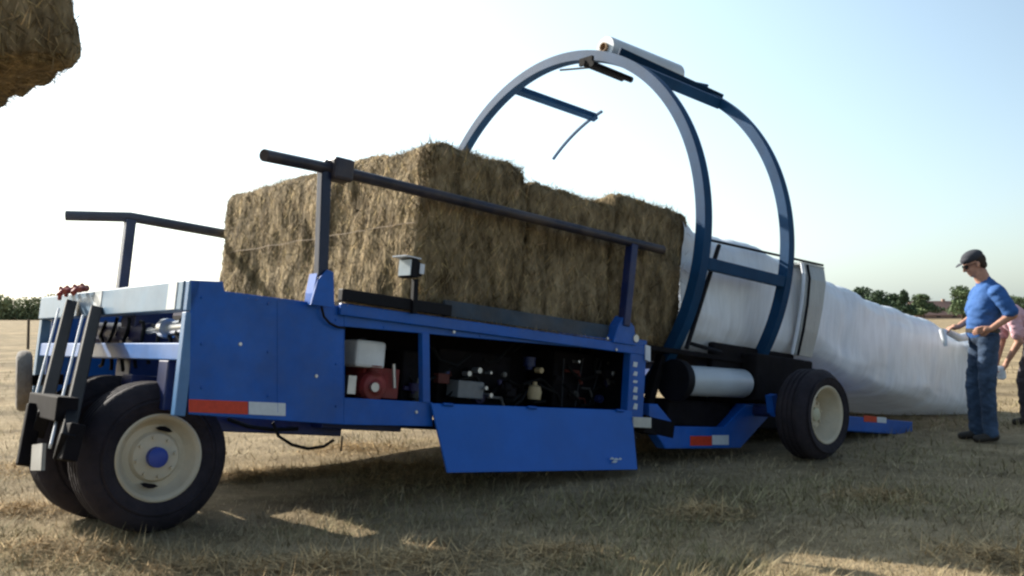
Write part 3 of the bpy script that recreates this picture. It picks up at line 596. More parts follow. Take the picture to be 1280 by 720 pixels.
mb.build('cooling_fin', REDP, wr)
mb = MB()
for i in range(3): mb.tube([M(*S(705 + i * 24, 448, v=.36)), M(*S(702 + i * 17, 508, v=.36))], .006, 6)
mb.build('guard_rods', mat('dull_rod_steel', (.035, .035, .04), .5, .3), wr)
mb = MB()
for x, y in ((567, 415), (759, 423), (770, 437), (770, 419), (300, 430), (395, 470), (520, 515)):
    mb.lathe(M(*S(x, y, v=-.036 if x > 540 else 0)), V, [(0, -.008), (.010, -.008), (.012, .0)], 10)
mb.build('bolt', STEEL, wr, smooth=True)

# the hoops, film carriers
HV, HW, HR = 1.703, .989, 1.88
mb = MB(); mb.arc(4.2, HV, HW, HR, -45, 196, .095, .10, 120); h1 = mb.build('front_hoop', RINGM, wr, smooth=True)
mb = MB(); mb.arc(5.4, HV, HW, HR + .01, -42, 62, .095, .09, 80); mb.build('rear_hoop', RINGM, wr, smooth=True)
mb = MB(); mb.arc(5.38, HV, HW, HR - .03, 107, 134, .022, .03, 20); mb.build('hoop_stay', RINGM, wr)
def HP(u, a, r): return M(u, HV - r * math.cos(R(a)), HW + r * math.sin(R(a)))
for a, wd in ((112, .075), (-8, .10), (56, .10)):
    mb = MB(); mb.beam(HP(4.25, a, HR), HP(5.45 if a > 100 else 5.37, a, HR), wd, wd, up=HP(4.2, a, 1) - HP(4.2, a, 0)); mb.build('hoop_tie_bar', RINGM, wr, bevel=.006)
mb = MB()
for w_ in (-.08, .08): mb.beam(HP(4.2, 66, HR + .06 ), HP(5.55, 60, HR + .03), .03, .12, up=HP(4.2, 66, 1) - HP(4.2, 66, 0))
mb.prism([HP(4.30, 76, HR + .0), HP(4.30, 76, HR + .1), HP(4.30, 66, HR + .1), HP(4.30, 66, HR)], U * .03); mb.prism([HP(5.34, 76, HR + .0), HP(5.34, 76, HR + .12), HP(5.34, 62, HR + .12), HP(5.34, 62, HR)], U * .03)
fc = mb.build('film_carrier', RINGM, wr, bevel=.005)
mb = MB()
for a in (71, 75): mb.tube([HP(4.06, a, HR - .10), HP(4.62, a, HR - .10)], .030, 16)
mb.box((4.07, 1.13, HW + 1.70), (4.10, 1.30, HW + 1.77)); mb.build('stretch_roller', DARK, fc, smooth=True)
mb = MB(); mb.tube([HP(4.15, 88, HR - .12), HP(4.15, 70, HR - .10)], .01, 6); mb.build('film_arm', BLACK, fc)
def film_roll(c0, c1, r, label, name='film_roll'):
    o = empty(name, c0, FR, label=label, cat='film roll', group='white film rolls on the hoop carriers')
    ax = (c1 - c0).normalized(); L = (c1 - c0).length
    mb = MB(); mb.lathe(c0, ax, [(.045, .0), (r * .97, .0), (r, .008), (r * 1.01, L / 2), (r, L - .008), (r * .97, L), (.045, L)], 48); mb.build('film', FILMROLL, o, smooth=True)
    mb = MB(); mb.lathe(c0, ax, [(.045, -.03), (.045, L + .03), (.036, L + .03), (.036, -.03), (.045, -.03)], 24); mb.build('cardboard_core', mat('cardboard', (.30, .2, .12), .9), o, smooth=True)
film_roll(HP(4.20, 72, HR + .09), HP(5.24, 72, HR + .11), .115, 'white stretch film roll high on top of the front blue hoop')
lrc = S(848, 478, v=.0); lrd = S(930, 479, v=.0)
c0 = M(4.22, .0, -.245); c1 = M(5.07, .0, -.215)
film_roll(c0, c1, .125, 'white stretch film roll low between the hoops, beside the rear wheel')
mb = MB(); mb.lathe(M(4.12, .0, -.25), U, [(0, 0), (.17, 0), (.175, .04), (.17, .08), (0, .08)], 36); mb.tube([M(4.2, 0, -.25), M(5.2, 0, -.21)], .02, 10); mb.build('roll_hub', BLACK, wr, smooth=True)
mb = MB(); mb.box((4.15, .06, -.62), (5.0, .30, -.40)); mb.box((4.7, .05, -.12), (5.95, .12, .12)); mb.box((5.1, -.12, -.36), (6.0, .05, .06)); mb.box((4.85, .2, -.60), (6.3, .5, -.10)); mb.build('rear_drive_housing', DARK, wr, bevel=.02)
mb = MB(); mb.tube([M(4.35, .02, .07), M(4.75, .0, .03)], .018, 8); mb.tube([M(4.25, -.02, .02), M(4.62, -.02, .95)], .02, 8); mb.tube([M(4.42, -.02, .97), M(6.35, .03, 1.035)], .012, 8); mb.build('film_guide_rod', BLACK, wr, smooth=True)
# lower side frame round the roll, with its reflector
lf = MB(); lf.prism(px_poly([(812, 505), (822, 505), (845, 533), (905, 534), (932, 505), (962, 505), (962, 520), (926, 560), (832, 561), (812, 530)], -.02), V * .10); lfo = lf.build('lower_side_frame', BLUE, wr, bevel=.008)
mb = MB(); mb.prism(px_poly([(863, 545), (890, 545), (890, 557), (863, 557)], -.024), V * .003); mb.build('red_reflector_strip', REDR, lfo)
mb = MB(); mb.prism(px_poly([(890.5, 544), (911, 544), (911, 556), (890.5, 556)], -.024), V * .003); mb.build('white_reflector_strip', WHR, lfo)
mb = MB(); mb.beam(M(3.78, .03, -.62), M(4.15, .03, -.66), .10, .14); mb.beam(M(3.95, .15, -.62), M(4.14, .15, -.05), .07, .07, up=U); mb.build('hoop_mount', DARK, wr, bevel=.006)
mb = MB(); mb.tube([M(5.12, -.30, -.43), M(5.54, -.30, -.43)], .055, 24); mb.beam(M(5.1, -.28, -.30), M(5.14, -.28, -.45), .07, .07); mb.build('axle_arm', BLUE, wr, smooth=True)
# film forming chute behind the rear hoop
cmb = MB()
prof = [(.03, .11), (.0, .35), (-.015, .6), (-.01, .85), (.03, .985)]
for a in range(len(prof) - 1):
    (v0, w0), (v1, w1) = prof[a], prof[a + 1]
    def uu(w): return 5.88 + .10 * (w - .1), 6.16 + .19 * (w - .1) + .0
    (a0, a1), (b0, b1_) = uu(w0), uu(w1)
    cmb.hexa([M(a0, v0 - .03, w0), M(a1, v0 - .03, w0), M(a1, v0 + .0, w0), M(a0, v0, w0), M(b0, v1 - .03, w1), M(b1_, v1 - .03, w1), M(b1_, v1, w1), M(b0, v1, w1)])
cmb.box((5.97, .0, .988), (6.33, 3.3, 1.01)); cmb.build('forming_sheet', FILMG, wr, smooth=True)
mb = MB(); mb.tube([M(5.80 + .12 * w_, prof[i][0] - .04, w_) for i, w_ in enumerate([p[1] for p in prof])], .016, 8); mb.build('sheet_edge_bar', FLANGE, wr, smooth=True)
mb = MB(); mb.tube([M(5.90 + .12 * w_, prof[i][0] - .04, w_) for i, w_ in enumerate([p[1] for p in prof])], .012, 8); mb.build('sheet_edge_rod', BLACK, wr, smooth=True)
# trailing table
mb = MB(); mb.box((6.1, -.22, -.56), (7.75, -.12, -.42)); mb.box((6.1, -.1, -.57), (7.6, 3.2, -.50)); tt = mb.build('trailing_table', BLUE, wr, bevel=.006)
mb = MB(); mb.prism(px_poly([(1080, 519), (1096, 521), (1096, 528), (1080, 527)], -.224), V * .003); mb.build('red_reflector_strip', REDR, tt)
mb = MB(); mb.prism(px_poly([(1096.5, 521), (1108, 522), (1108, 529), (1096.5, 528)], -.224), V * .003); mb.build('white_reflector_strip', WHR, tt)

# ------------------------------------------------------------------ the wrapped row of bales
def wrapped():
    prof = [(4.25, 1.235, -.02), (4.45, 1.17, -.02), (4.78, 1.125, -.01), (5.2, 1.13, -.01), (5.5, 1.14, .0), (5.8, 1.09, .0), (6.15, 1.05, .05), (6.5, 1.04, .03), (6.75, .99, -.01), (6.95, .955, -.05), (7.4, .915, -.12), (7.96, .865, -.19), (8.3, .855, -.24), (8.7, .83, -.28), (9.2, .77, -.33), (9.65, .71, -.36), (10.1, .66, -.38), (10.4, .60, -.38)]
    us = np.array([p[0] for p in prof]); tp = np.array([p[1] for p in prof]); bt = np.array([p[2] for p in prof])
    Us = np.arange(4.25, 10.401, .045); o = empty('wrapped_bale_row', M(7, 1.7, -.4), FR, label='long tube of bales sealed in white stretch film, sloping down to the grass', cat='wrapped bales')
    NS = 150; vs, fs = [], []
    for i, u in enumerate(Us):
        t, b = np.interp(u, us, tp), np.interp(u, us, bt); hh = (t - b) / 2; cw = (t + b) / 2; hv = 1.62; cv = 1.72
        seam = .022 * math.exp(-((u % .93) - .4) ** 2 / .003)
        end = 1. if u < 10.25 else 1 - .25 * ((u - 10.25) / .15) ** 2
        for k in range(NS):
            # superellipse cross-section
            a = 2 * math.pi * k / NS; ca, sa = math.cos(a), math.sin(a)
            e = .27 if sa > 0 else .36; x = math.copysign(abs(ca) ** e, ca); y = math.copysign(abs(sa) ** e, sa)
            n = noise.noise(Vector((u * 1.6, x * 2, y * 2))) * .050 + .020 * math.sin(((u / .93) % 1) * math.pi) + .004 * (1 if ((u + .25 * x + .1 * y) / .19) % 1 < .5 else 0) + noise.noise(Vector((u * 9, x * 1.2, y * 1.6))) * .012 + noise.noise(Vector((u * 3, x * 7, y * 7))) * .010
            s = end * (1 + (n - seam) / 1.0)
            vs.append(M(u, cv + x * hv * (1 + (s - 1) * .6), cw + y * hh * (1 + (s - 1) * 1.3)))
    n_ = len(Us)
    for i in range(n_ - 1):
        for k in range(NS): fs.append((i * NS + k, i * NS + (k + 1) % NS, (i + 1) * NS + (k + 1) % NS, (i + 1) * NS + k))
    fs.append(tuple(range((n_ - 1) * NS, n_ * NS)))
    mb = MB(); mb.add(vs, fs); mb.build('film', FILM, o, smooth=True)
    # twisted tail of spare film at the end, where the man takes hold of it
    tl = MB(); pts = [M(10.3, .3, .50), M(10.1, .12, .58), Vector((5.05, 10.7, .98)), Vector((4.62, 10.1, .97)), Vector((4.33, 9.68, 1.03)), Vector((4.22, 9.58, 1.05)), Vector((4.24, 9.56, .90))]
    tl.tube(pts, [.06, .08, .05, .04, .03, .035, .02], 12); tl.build('film_tail', FILM, o, smooth=True)
wrapped()

# ------------------------------------------------------------------ people
def body_mesh(name, shapes, voxel, m, parent, smooth=4, fold=0.):
    """shapes in the person's frame: ('c', p0, r0, p1, r1) tapered capsule, ('e', centre, (rx,ry,rz)) ellipsoid; fused into one skin"""
    bm = bmesh.new()
    def sphere(c, r, rot=None):
        mt = Matrix.Translation(c) @ (rot.to_matrix().to_4x4() if rot else Matrix.Identity(4)) @ Matrix.Diagonal((*r, 1))
        bmesh.ops.create_icosphere(bm, subdivisions=3, radius=1, matrix=mt)
    for s in shapes:
        if s[0] == 'e': sphere(Vector(s[1]), s[2], Quaternion((0, 1, 0), s[3]) if len(s) > 3 else None)
        else:
            p, r0, q, r1 = Vector(s[1]), s[2], Vector(s[3]), s[4]; fl = s[5] if len(s) > 5 else 1.
            n = max(2, int((q - p).length / (min(r0, r1) * .5)))
            for i in range(n + 1):
                t = i / n; r = r0 + (r1 - r0) * t; sphere(p.lerp(q, t), (r, r * fl, r))
    me = bpy.data.meshes.new(name + '_raw'); bm.to_mesh(me); bm.free()
    o = bpy.data.objects.new(name + '_raw', me); col.objects.link(o)
    rm = o.modifiers.new('r', 'REMESH'); rm.mode = 'VOXEL'; rm.voxel_size = voxel; rm.use_smooth_shade = True
    sm = o.modifiers.new('s', 'SMOOTH'); sm.iterations = smooth; sm.factor = .5
    dg = bpy.context.evaluated_depsgraph_get(); me2 = bpy.data.meshes.new_from_object(o.evaluated_get(dg))
    bpy.data.objects.remove(o); me2.name = name
    if fold:                       # loose cloth: folds run around the limbs and gather at the joints
        nn_ = [v.normal.copy() for v in me2.vertices]
        for v, n in zip(me2.vertices, nn_):
            c = v.co; k = noise.noise(Vector((c.x * 7, c.y * 7, c.z * 16 + c.x * 9))) + .6 * noise.noise(Vector((c.x * 15 + 4, c.y * 15, c.z * 30 - c.x * 12)))
            v.co = c + n * fold * (k + .25)
    me2.materials.clear(); me2.materials.append(m)
    o2 = bpy.data.objects.new(name, me2); col.objects.link(o2); o2.parent = parent; XF[o2.name] = XF[parent.name]; return o2
def hand(p, d, up, side, curl=.6, s=1.):
    """palm from the wrist p towards d; fingers curl towards -up"""
    p, d, up, side = Vector(p), Vector(d).normalized(), Vector(up).normalized(), Vector(side).normalized(); out = [('c', p, .026 * s, p + d * .045 * s, .03 * s)]
    for i, (o_, L) in enumerate(((-.030, .068), (-.010, .078), (.010, .072), (.029, .056))):
        k = p + d * .085 * s + side * o_ * s; out.append(('c', p + d * .03 * s + side * o_ * .6 * s, .016 * s, k, .011 * s))
        q1 = k + (d * math.cos(curl * .6) - up * math.sin(curl * .6)) * L * .45 * s; q2 = q1 + (d * math.cos(curl * 1.5) - up * math.sin(curl * 1.5)) * L * .55 * s
        out += [('c', k, .0105 * s, q1, .0095 * s), ('c', q1, .0095 * s, q2, .008 * s)]
    t1 = p + d * .055 * s - side * .052 * s - up * .01; out += [('c', p + d * .02 * s - side * .02 * s, .015 * s, t1, .012 * s), ('c', t1, .012 * s, t1 + (d * .8 - up * .3 + side * .1) * .035 * s, .0095 * s)]
    return out
# x = forward, y = to the person's left, z = up
def face(hc, tilt=0.):
    hx, hy, hz = hc
    def T(x, y, z):
        c, s = math.cos(tilt), math.sin(tilt); return (hx + x * c + z * s, hy + y, hz - x * s + z * c)
    sh = [('e', T(-.012, 0, .035), (.098, .076, .098)), ('e', T(.03, 0, -.035), (.066, .056, .075), tilt), ('e', T(.055, 0, -.085), (.034, .034, .024)),
          ('c', T(.088, 0, .022), .010, T(.112, 0, -.018), .015), ('e', T(.104, 0, -.024), (.014, .017, .010)), ('e', T(.082, 0, -.052), (.016, .024, .008)), ('e', T(.080, 0, -.066), (.016, .02, .008)),
          ('e', T(.078, 0, .035), (.018, .055, .012)), ('e', T(-.005, .078, -.005), (.018, .010, .032)), ('e', T(-.005, -.078, -.005), (.018, .010, .032)), ('e', T(.07, .03, -.025), (.02, .02, .02)), ('e', T(.07, -.03, -.025), (.02, .02, .02))]
    return sh, T
EYE = mat('eye_white', (.7, .7, .68), .3); IRIS = mat('iris', (.04, .03, .02), .2)
def eyes(T, person, inv=None):
    for s in (1, -1):
        bm = bmesh.new(); bmesh.ops.create_icosphere(bm, subdivisions=2, radius=.0125, matrix=Matrix.Translation(T(.080, .030 * s, .012))); me = bpy.data.meshes.new('eye'); bm.to_mesh(me); bm.free(); me.materials.append(IRIS)
        o = bpy.data.objects.new('eye', me); col.objects.link(o); o.parent = person
def person1():
    g = ground_pt(1232, 550); yaw = R(176)
    p = empty('person', Vector((g.x, g.y, gz(g.x, g.y))), Matrix.Rotation(yaw, 3, 'Z'), label='standing man in blue shirt, jeans and dark cap, looking down at the film', cat='person')
    hc = (.085, 0, 1.705); fs, T = face(hc, .42)
    HL = (.10, .235, 1.06); HRt = (.34, -.10, 1.09)
    sh = fs + [('c', (-.03, 0, 1.48), .072, (.035, 0, 1.62), .070), ('c', (-.03, 0, 1.36), .12, (.0, 0, 1.06), .11, 1.25), ('c', (-.04, -.14, 1.44), .05, (-.04, .14, 1.44), .05),
      ('c', (-.05, .185, 1.42), .052, (-.155, .27, 1.22), .045), ('c', (-.155, .27, 1.22), .043, (.03, .235, 1.085), .028),
      ('c', (-.02, -.185, 1.42), .052, (.0, -.25, 1.20), .045), ('c', (.0, -.25, 1.20), .042, (.19, -.14, 1.10), .028),
      ('c', (.0, .085, .98), .085, (.02, .10, .52), .058), ('c', (.02, .10, .52), .055, (-.01, .10, .09), .042), ('c', (.0, -.085, .98), .085, (.06, -.11, .52), .058), ('c', (.06, -.11, .52), .055, (.04, -.11, .09), .042), ('e', (.0, 0, 1.0), (.12, .15, .10)),
      ('c', (-.03, .10, .05), .035, (.10, .115, .035), .03), ('c', (.02, -.11, .05), .035, (.15, -.12, .035), .03)]
    sh += hand((.03, .235, 1.085), (.9, -.35, -.15), (.1, .9, .2), (.1, .2, 1), .5) + hand((.19, -.14, 1.10), (.95, .2, -.12), (0, 0, 1), (-.2, 1, 0), .7)
    body_mesh('body', sh, .0055, SKIN, p, 3)
    shirt = [('c', (-.045, 0, 1.40), .145, (-.01, 0, 1.28), .155, 1.32), ('c', (-.01, 0, 1.28), .155, (.02, 0, 1.07), .140, 1.2), ('c', (-.045, -.155, 1.43), .068, (-.045, .155, 1.43), .068), ('c', (-.04, -.05, 1.49), .07, (-.04, .05, 1.49), .07), ('c', (-.035, 0, 1.47), .10, (-.005, 0, 1.545), .072),
      ('c', (-.05, .19, 1.43), .076, (-.135, .26, 1.25), .070), ('c', (-.02, -.19, 1.43), .074, (.02, -.24, 1.26), .066)]
    sh_ = body_mesh('shirt', shirt, .008, SHIRT, p, 8, .008)
    mb = MB(); PW = XF['person'] if False else XF[p.name]
    def L(x, y, z): return PW @ Vector((x, y, z))
    mb.hexa([L(.075, .115, 1.33), L(.10, .06, 1.33), L(.108, .064, 1.33), L(.083, .12, 1.33), L(.07, .118, 1.35), L(.095, .06, 1.35), L(.104, .064, 1.35), L(.078, .122, 1.35)])
    mb.build('badge', WHITEP, p)
    jeans = [('e', (.0, 0, 1.0), (.137, .165, .11)), ('c', (.0, .088, .96), .103, (.02, .10, .52), .078), ('c', (.02, .10, .52), .075, (-.01, .10, .10), .068), ('c', (.0, -.088, .96), .103, (.06, -.11, .52), .078), ('c', (.06, -.11, .52), .075, (.04, -.11, .10), .068)]
    body_mesh('jeans', jeans, .008, JEANS, p, 6, .009)
    mb = MB(); k = 40; vs, fs_ = [], []
    for z in (1.045, 1.085):
        for r_ in (.0, .008):
            vs += [L(.012 + (.142 + r_) * math.cos(2 * math.pi * i / k), (.170 + r_) * math.sin(2 * math.pi * i / k), z) for i in range(k)]
    for i in range(k):
        j = (i + 1) % k; fs_ += [(k + i, k + j, 3 * k + j, 3 * k + i), (i, j, k + j, k + i), (2 * k + i, 2 * k + j, 3 * k + j, 3 * k + i)]
    mb.add(vs, fs_); mb.build('belt', SHOE, p)
    for s_ in ([('c', (-.045, .10, .055), .046, (.13, .118, .035), .036)], [('c', (.005, -.11, .055), .046, (.18, -.122, .035), .036)]): body_mesh('shoe', s_, .008, SHOE, p, 2)
    hair = [('e', T(-.035, 0, .03), (.088, .083, .085)), ('e', T(-.06, 0, -.03), (.05, .065, .05))]
    body_mesh('hair', hair, .006, HAIRM, p, 2)
    cap = [('e', T(-.008, 0, .075), (.108, .088, .070), .42), ('e', T(.03, 0, .07), (.08, .082, .045), .42)]
    co = body_mesh('cap', cap, .006, CAPM, p, 2)
    mb = MB(); pr_ = []
    for t in np.linspace(-1.25, 1.25, 15): pr_.append(L(*T(.085 + .085 * math.cos(t), .068 * math.sin(t), .062 - .02 * math.cos(t))))
    mb.prism(pr_, (PW.to_3x3() @ Vector((0, 0, .006)))); mb.build('cap_peak', CAPM, co)
    eyes(T, p)
    mb = MB(); mb.tube([L(*T(-.01, .08, .015)), L(*T(.085, .066, .018))], .0025, 6)
    for s in (1, -1): mb.lathe(L(*T(.094, .033 * s, .010)), PW.to_3x3() @ Vector((.9, 0, -.4)), [(0, 0), (.021, .0), (.021, .004), (0, .004)], 14)
    mb.build('sunglasses', BLACK, p, smooth=True)
person1()
def person2():
    g = ground_pt(1290, 533); p = empty('person', Vector((g.x, g.y, gz(g.x, g.y))), Matrix.Rotation(R(172), 3, 'Z'), label='person in pink shirt and dark trousers bending forward behind the man', cat='person')
    hc = (.40, 0, 1.33); fs, T = face(hc, .9)
    sh = fs + [('c', (.30, 0, 1.24), .062, (.37, 0, 1.30), .055), ('c', (.22, 0, 1.20), .12, (-.05, 0, .96), .115, 1.25), ('c', (.24, -.15, 1.20), .055, (.24, .15, 1.20), .055),
      ('c', (.24, .19, 1.19), .055, (.20, .23, .92), .043), ('c', (.20, .23, .92), .041, (.30, .16, .70), .027), ('c', (.24, -.19, 1.19), .055, (.22, -.22, .92), .043), ('c', (.22, -.22, .92), .041, (.30, -.14, .70), .027),
      ('e', (-.08, 0, .92), (.13, .15, .11)), ('c', (-.07, .09, .88), .088, (-.01, .11, .48), .058), ('c', (-.01, .11, .48), .055, (-.06, .11, .08), .042), ('c', (-.07, -.09, .88), .088, (.03, -.11, .48), .058), ('c', (.03, -.11, .48), .055, (-.0, -.11, .08), .042)]
    sh += hand((.30, .16, .70), (.3, -.3, -.9), (-.9, .2, -.2), (0, 1, 0), .7) + hand((.30, -.14, .70), (.3, .3, -.9), (-.9, 0, -.2), (0, 1, 0), .7)
    body_mesh('body', sh, .006, SKIN, p, 3)
    body_mesh('shirt', [('c', (.20, 0, 1.19), .135, (-.06, 0, .97), .140, 1.3), ('c', (.235, -.16, 1.20), .068, (.235, .16, 1.20), .068), ('c', (.24, .19, 1.19), .075, (.21, .225, 1.0), .066), ('c', (.24, -.19, 1.19), .075, (.22, -.22, 1.0), .066)], .009, PINK, p, 5, .013)
    body_mesh('trousers', [('e', (-.08, 0, .90), (.145, .168, .12)), ('c', (-.07, .09, .88), .105, (-.01, .11, .48), .082), ('c', (-.01, .11, .48), .08, (-.06, .11, .09), .072), ('c', (-.07, -.09, .88), .105, (.03, -.11, .48), .082), ('c', (.03, -.11, .48), .08, (-.0, -.11, .09), .072)], .009, GREYT, p, 5, .012)
    body_mesh('hair', [('e', T(-.02, 0, .05), (.098, .083, .09))], .008, HAIRM, p, 2)
    for s_ in ([('c', (-.09, .11, .055), .046, (.07, .12, .035), .036)], [('c', (-.03, -.11, .055), .046, (.13, -.12, .035), .036)]): body_mesh('shoe', s_, .008, SHOE, p, 2)
    eyes(T, p)
    PW = XF[p.name]
    o = MB(); 
    def L(x, y, z): return PW @ Vector((x, y, z))
    o.hexa([L(.30, .02, .52), L(.36, .02, .50), L(.36, .16, .50), L(.30, .16, .52), L(.32, .0, .66), L(.38, .02, .64), L(.38, .17, .64), L(.32, .17, .66)])
    o.build('plastic_bundle', FILM, None, bevel=.02, label='crumpled white plastic held in the bending person\'s hands', cat='plastic', origin=L(.33, .09, .52))
person2()

# ------------------------------------------------------------------ background
def leaves(name, blobs, n, size, m, parent=None, seed=0, origin=(0, 0, 0), **kw):
    r = np.random.default_rng(seed); P, T = [], []
    w = np.array([b[1][0] * b[1][1] * b[1][2] for b in blobs]) ** .67; w /= w.sum(); pick = r.choice(len(blobs), n, p=w)
    d = r.normal(size=(n, 3)); d /= np.linalg.norm(d, axis=1)[:, None]; rad = r.random(n) ** .3
    c = np.array([b[0] for b in blobs])[pick]; s = np.array([b[1] for b in blobs])[pick]
    p = c + d * s * rad[:, None]; p[:, 2] = np.maximum(p[:, 2], .05)
    a = r.normal(size=(n, 3)); a /= np.linalg.norm(a, axis=1)[:, None]; b = np.cross(a, r.normal(size=(n, 3))); b /= np.linalg.norm(b, axis=1)[:, None]
    sz = size * (.5 + r.random(n))[:, None]
    P = np.stack([p - a * sz, p + a * sz * .6 + b * sz * .7, p + a * sz * .4 - b * sz * .8], 1) - np.array(origin)
    t = (.6 + .8 * r.random(n))[:, None] * np.array([1, 1, 1])
    o = tri_mesh(name, P, t, m, parent=parent)
    if not parent: o.location = origin
    return tag(o, **kw)
LEAFD = mat('dark_foliage', (.055, .085, .045), .8, var=.3, vscale=.6, attr=True, spec=.2)
LEAFM = mat('mid_foliage', (.10, .135, .065), .8, var=.3, vscale=.6, attr=True, spec=.2)
LEAFH = mat('hedge_foliage', (.20, .22, .11), .8, var=.35, vscale=.3, attr=True, spec=.2)
def tree(px, topy, dist, wpx, m, label, seed, kind='round'):
    topy -= 4; wpx *= 1.25
    x = (px - CX) / FPX * dist; top = H + (392 - topy) * dist / FPX; wid = wpx * dist / FPX / 2; r = random.Random(seed)
    o = empty('tree', Vector((x, dist, 0)), None, label=label, cat='tree', group='trees along the far edge of the field')
    bl = []
    for i in range(20):
        t = r.random(); zz = top * (.25 + .62 * t); sp = wid * (1 - t * (.85 if kind == 'cone' else .45))
        bl.append(((x + r.uniform(-1, 1) * sp * .7, dist + r.uniform(-1, 1) * sp * .7, zz), (sp * .5 + .3, sp * .5 + .3, top * .13)))
    bl.append(((x, dist, top * .86), (wid * .35, wid * .35, top * .13)))
    # the crown in the tree's own frame
    bl = [((b[0][0] - x, b[0][1] - dist, b[0][2]), b[1]) for b in bl]
    leaves('crown', bl, 4500, .22, m, o, seed)
    mb = MB(); mb.tube([Vector((x, dist, -.1)), Vector((x + .1, dist, top * .4)), Vector((x, dist, top * .8))], [.22, .15, .05], 8)
    for i in range(5):
        a = r.uniform(0, 6.28); mb.tube([Vector((x, dist, top * (.3 + .08 * i))), Vector((x + math.cos(a) * wid * .6, dist + math.sin(a) * wid * .6, top * (.45 + .09 * i)))], [.09, .03], 6)
    mb.build('trunk', BARK, o)
tree(1074, 362, 215, 34, LEAFD, 'dark tree farthest left in the far tree row, just above the white film tube', 11)
tree(1098, 366, 205, 34, LEAFD, 'dark broad tree, second from the left in the far tree row', 12)
tree(1114, 370, 212, 26, LEAFD, 'low dark tree between the broad dark tree and the pointed tree', 13)
tree(1130, 366, 198, 22, LEAFD, 'pointed dark tree beside the small pale shed', 14, 'cone')
tree(1154, 371, 225, 30, LEAFM, 'light green round tree behind the left end of the brown roof', 15)
tree(1203, 360, 190, 34, LEAFM, 'leafy green tree behind the cap wearing man at the right end of the roof', 16)
tree(1262, 372, 230, 46, LEAFM, 'green tree behind the bending person at the right edge', 17)
# house and shed
def house(px0, px1, ridge_y, eave_y, dist, name, wallm, roofm, label, cat, depth=7):
    x0, x1 = (px0 - CX) / FPX * dist, (px1 - CX) / FPX * dist; zr = H + (392 - ridge_y) * dist / FPX; ze = H + (392 - eave_y) * dist / FPX
    o = empty(name, Vector(((x0 + x1) / 2, dist, 0)), None, label=label, cat=cat); F = lambda a, b, c: Vector((a, b, c))
    mb = MB(); mb.box((x0 + .3, dist, -.1), (x1 - .3, dist + depth, ze), F); mb.build('wall', wallm, o)
    mb = MB(); mb.prism([F(x0, dist - .4, ze - .05), F(x0, dist + depth + .4, ze - .05), F(x0, dist + depth / 2, zr)], Vector((x1 - x0, 0, 0))); rf = mb.build('roof', roofm, o)
    mb = MB(); mb.box((x0 + (x1 - x0) * .7, dist + depth / 2 - .3, zr - .6), (x0 + (x1 - x0) * .7 + .7, dist + depth / 2 + .3, zr + .5), F) if cat == 'house' else None
    if cat == 'house': mb.build('chimney', wallm, rf)
    n = 3 if cat == 'house' else 1
    for i in range(n):
        xc = x0 + (x1 - x0) * (i + .5) / n; m2 = MB(); m2.box((xc - .5, dist - .04, ze * .35), (xc + .5, dist + .02, ze * .75), F); m2.build('window', mat('window_glass', (.03, .035, .04), .15), o)
house(1143, 1203, 376, 394, 240, 'house', mat('brick_wall', (.30, .20, .16), .9, vscale=3), mat('brown_roof_tiles', (.27, .16, .125), .85, var=.2, vscale=2), 'low house with a long brown roof beyond the field, left of the standing man', 'house')
house(1137, 1144, 382, 386, 205, 'shed', mat('cream_wall', (.6, .58, .5), .8), mat('grey_roof', (.2, .2, .2), .8), 'small pale shed between the pointed dark tree and the brown roofed house', 'shed', 3)
# hedge on the left
bl = []; r = random.Random(5); xx = -132.
while xx < -52:
    hgt = 4.7 + r.uniform(-.5, .5); bl.append(((xx, 187 + r.uniform(-2, 2), hgt * .5), (3.0, 2.2, hgt * .52))); bl.append(((xx + 1, 186, .9), (2.6, 2, 1.4))); xx += 1.7
leaves('hedge', bl, 60000, .22, LEAFH, None, 21, (-90, 187, 0), kind='stuff', label='long olive green hedge along the far left edge of the field', cat='hedge')
# right-hand far scrub closing the horizon under the trees
bl = []; xx = 62.
while xx < 130:
    hgt = 2.2 + r.uniform(-.5, .6); bl.append(((xx, 250 + r.uniform(-2, 2), hgt * .5), (2.6, 2, hgt * .55))); xx += 1.6
leaves('scrub', bl, 22000, .22, LEAFM, None, 22, (95, 250, 0), kind='stuff', label='low green scrub at the foot of the far trees', cat='scrub')
# fence post in the field
gp_ = ground_pt(35, 436); mb = MB(); mb.tube([gp_ + Vector((0, 0, -.1)), gp_ + Vector((.01, 0, 1.0))], [.05, .045], 10); mb.tube([gp_ + Vector((.01, 0, 1.0)), gp_ + Vector((.01, 0, 1.03))], [.045, .02], 10)
mb.build('fence_post', WOOD, None, smooth=True, label='thin dark wooden fence post standing alone in the field at the far left', cat='fence post', origin=gp_)

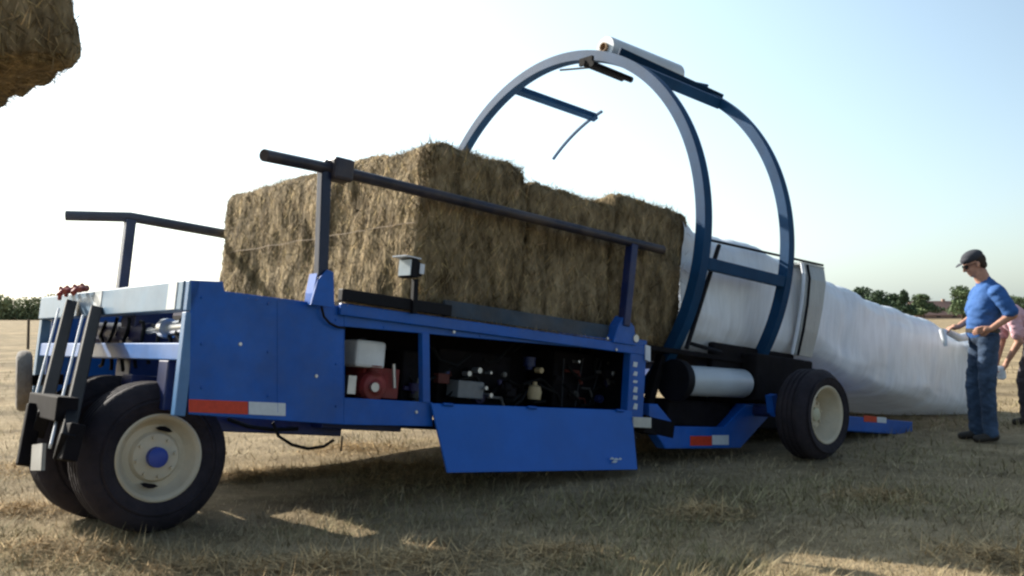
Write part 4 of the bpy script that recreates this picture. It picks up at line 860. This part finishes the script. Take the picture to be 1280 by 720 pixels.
# loose hay dropped beside and under the wrapper
def loose():
    rr = random.Random(77); P, T = [], []
    spots = [(300, 596, .25), (352, 590, .3), (420, 588, .35), (470, 583, .30), (520, 588, .35), (552, 600, .25), (500, 600, .3), (60, 690, .35), (130, 700, .3), (20, 640, .3), (250, 712, .3), (400, 705, .3), (520, 700, .35), (810, 552, .18), (800, 560, .18), (1240, 700, .3), (880, 640, .25), (1100, 620, .3), (700, 690, .3), (18, 590, .4), (440, 560, .4)]
    for x, y, rad in spots:
        g = ground_pt(x, y)
        for _ in range(900):
            a = rr.uniform(0, 6.283); q = rad * rr.random() ** .8; p = Vector((g.x + math.cos(a) * q * 1.3, g.y + math.sin(a) * q, 0)); p.z = gz(p.x, p.y) + rr.random() * .07 * (1 - q / rad)
            d = Vector((rr.gauss(0, 1), rr.gauss(0, 1), rr.gauss(.1, .3))).normalized(); L = rr.uniform(.05, .18); w = d.cross(Vector((0, 0, 1))).normalized() * rr.uniform(.0015, .0035) + Vector((0, 0, .001))
            P.append([p - w, p + w, p + d * L]); t = rr.uniform(.6, 1.7); T.append((t * 1.05, t * .93, t * .8))
    for _ in range(5200):        # chaff caught on the deck edge, the top rail and the door hinge line
        u_ = rr.choice((rr.uniform(.2, 1.6), rr.uniform(.2, .95), rr.uniform(.9, 3.6))); lip = u_ > .96
        p = M(u_, rr.uniform(-.03, .0) if lip else rr.uniform(.025, .19), (-.010 if lip else -.068) + rr.random() * (.006 if lip else .035))
        d = Vector((rr.gauss(0, 1), rr.gauss(0, 1), rr.gauss(.1, .25))).normalized(); L = rr.uniform(.02, .05 if lip else .10); w = d.cross(Vector((0, 0, 1))).normalized() * rr.uniform(.001, .0025) + Vector((0, 0, .0008))
        P.append([p - w, p + w, p + d * L]); t = rr.uniform(.5, 1.4); T.append((t, t * .93, t * .8))
    tri_mesh('loose_hay', np.array([[list(v) for v in t] for t in P]), np.array(T), GRASS, 'stuff', 'loose brown hay lying in thin heaps on the grass around the wrapper', 'hay')
loose()
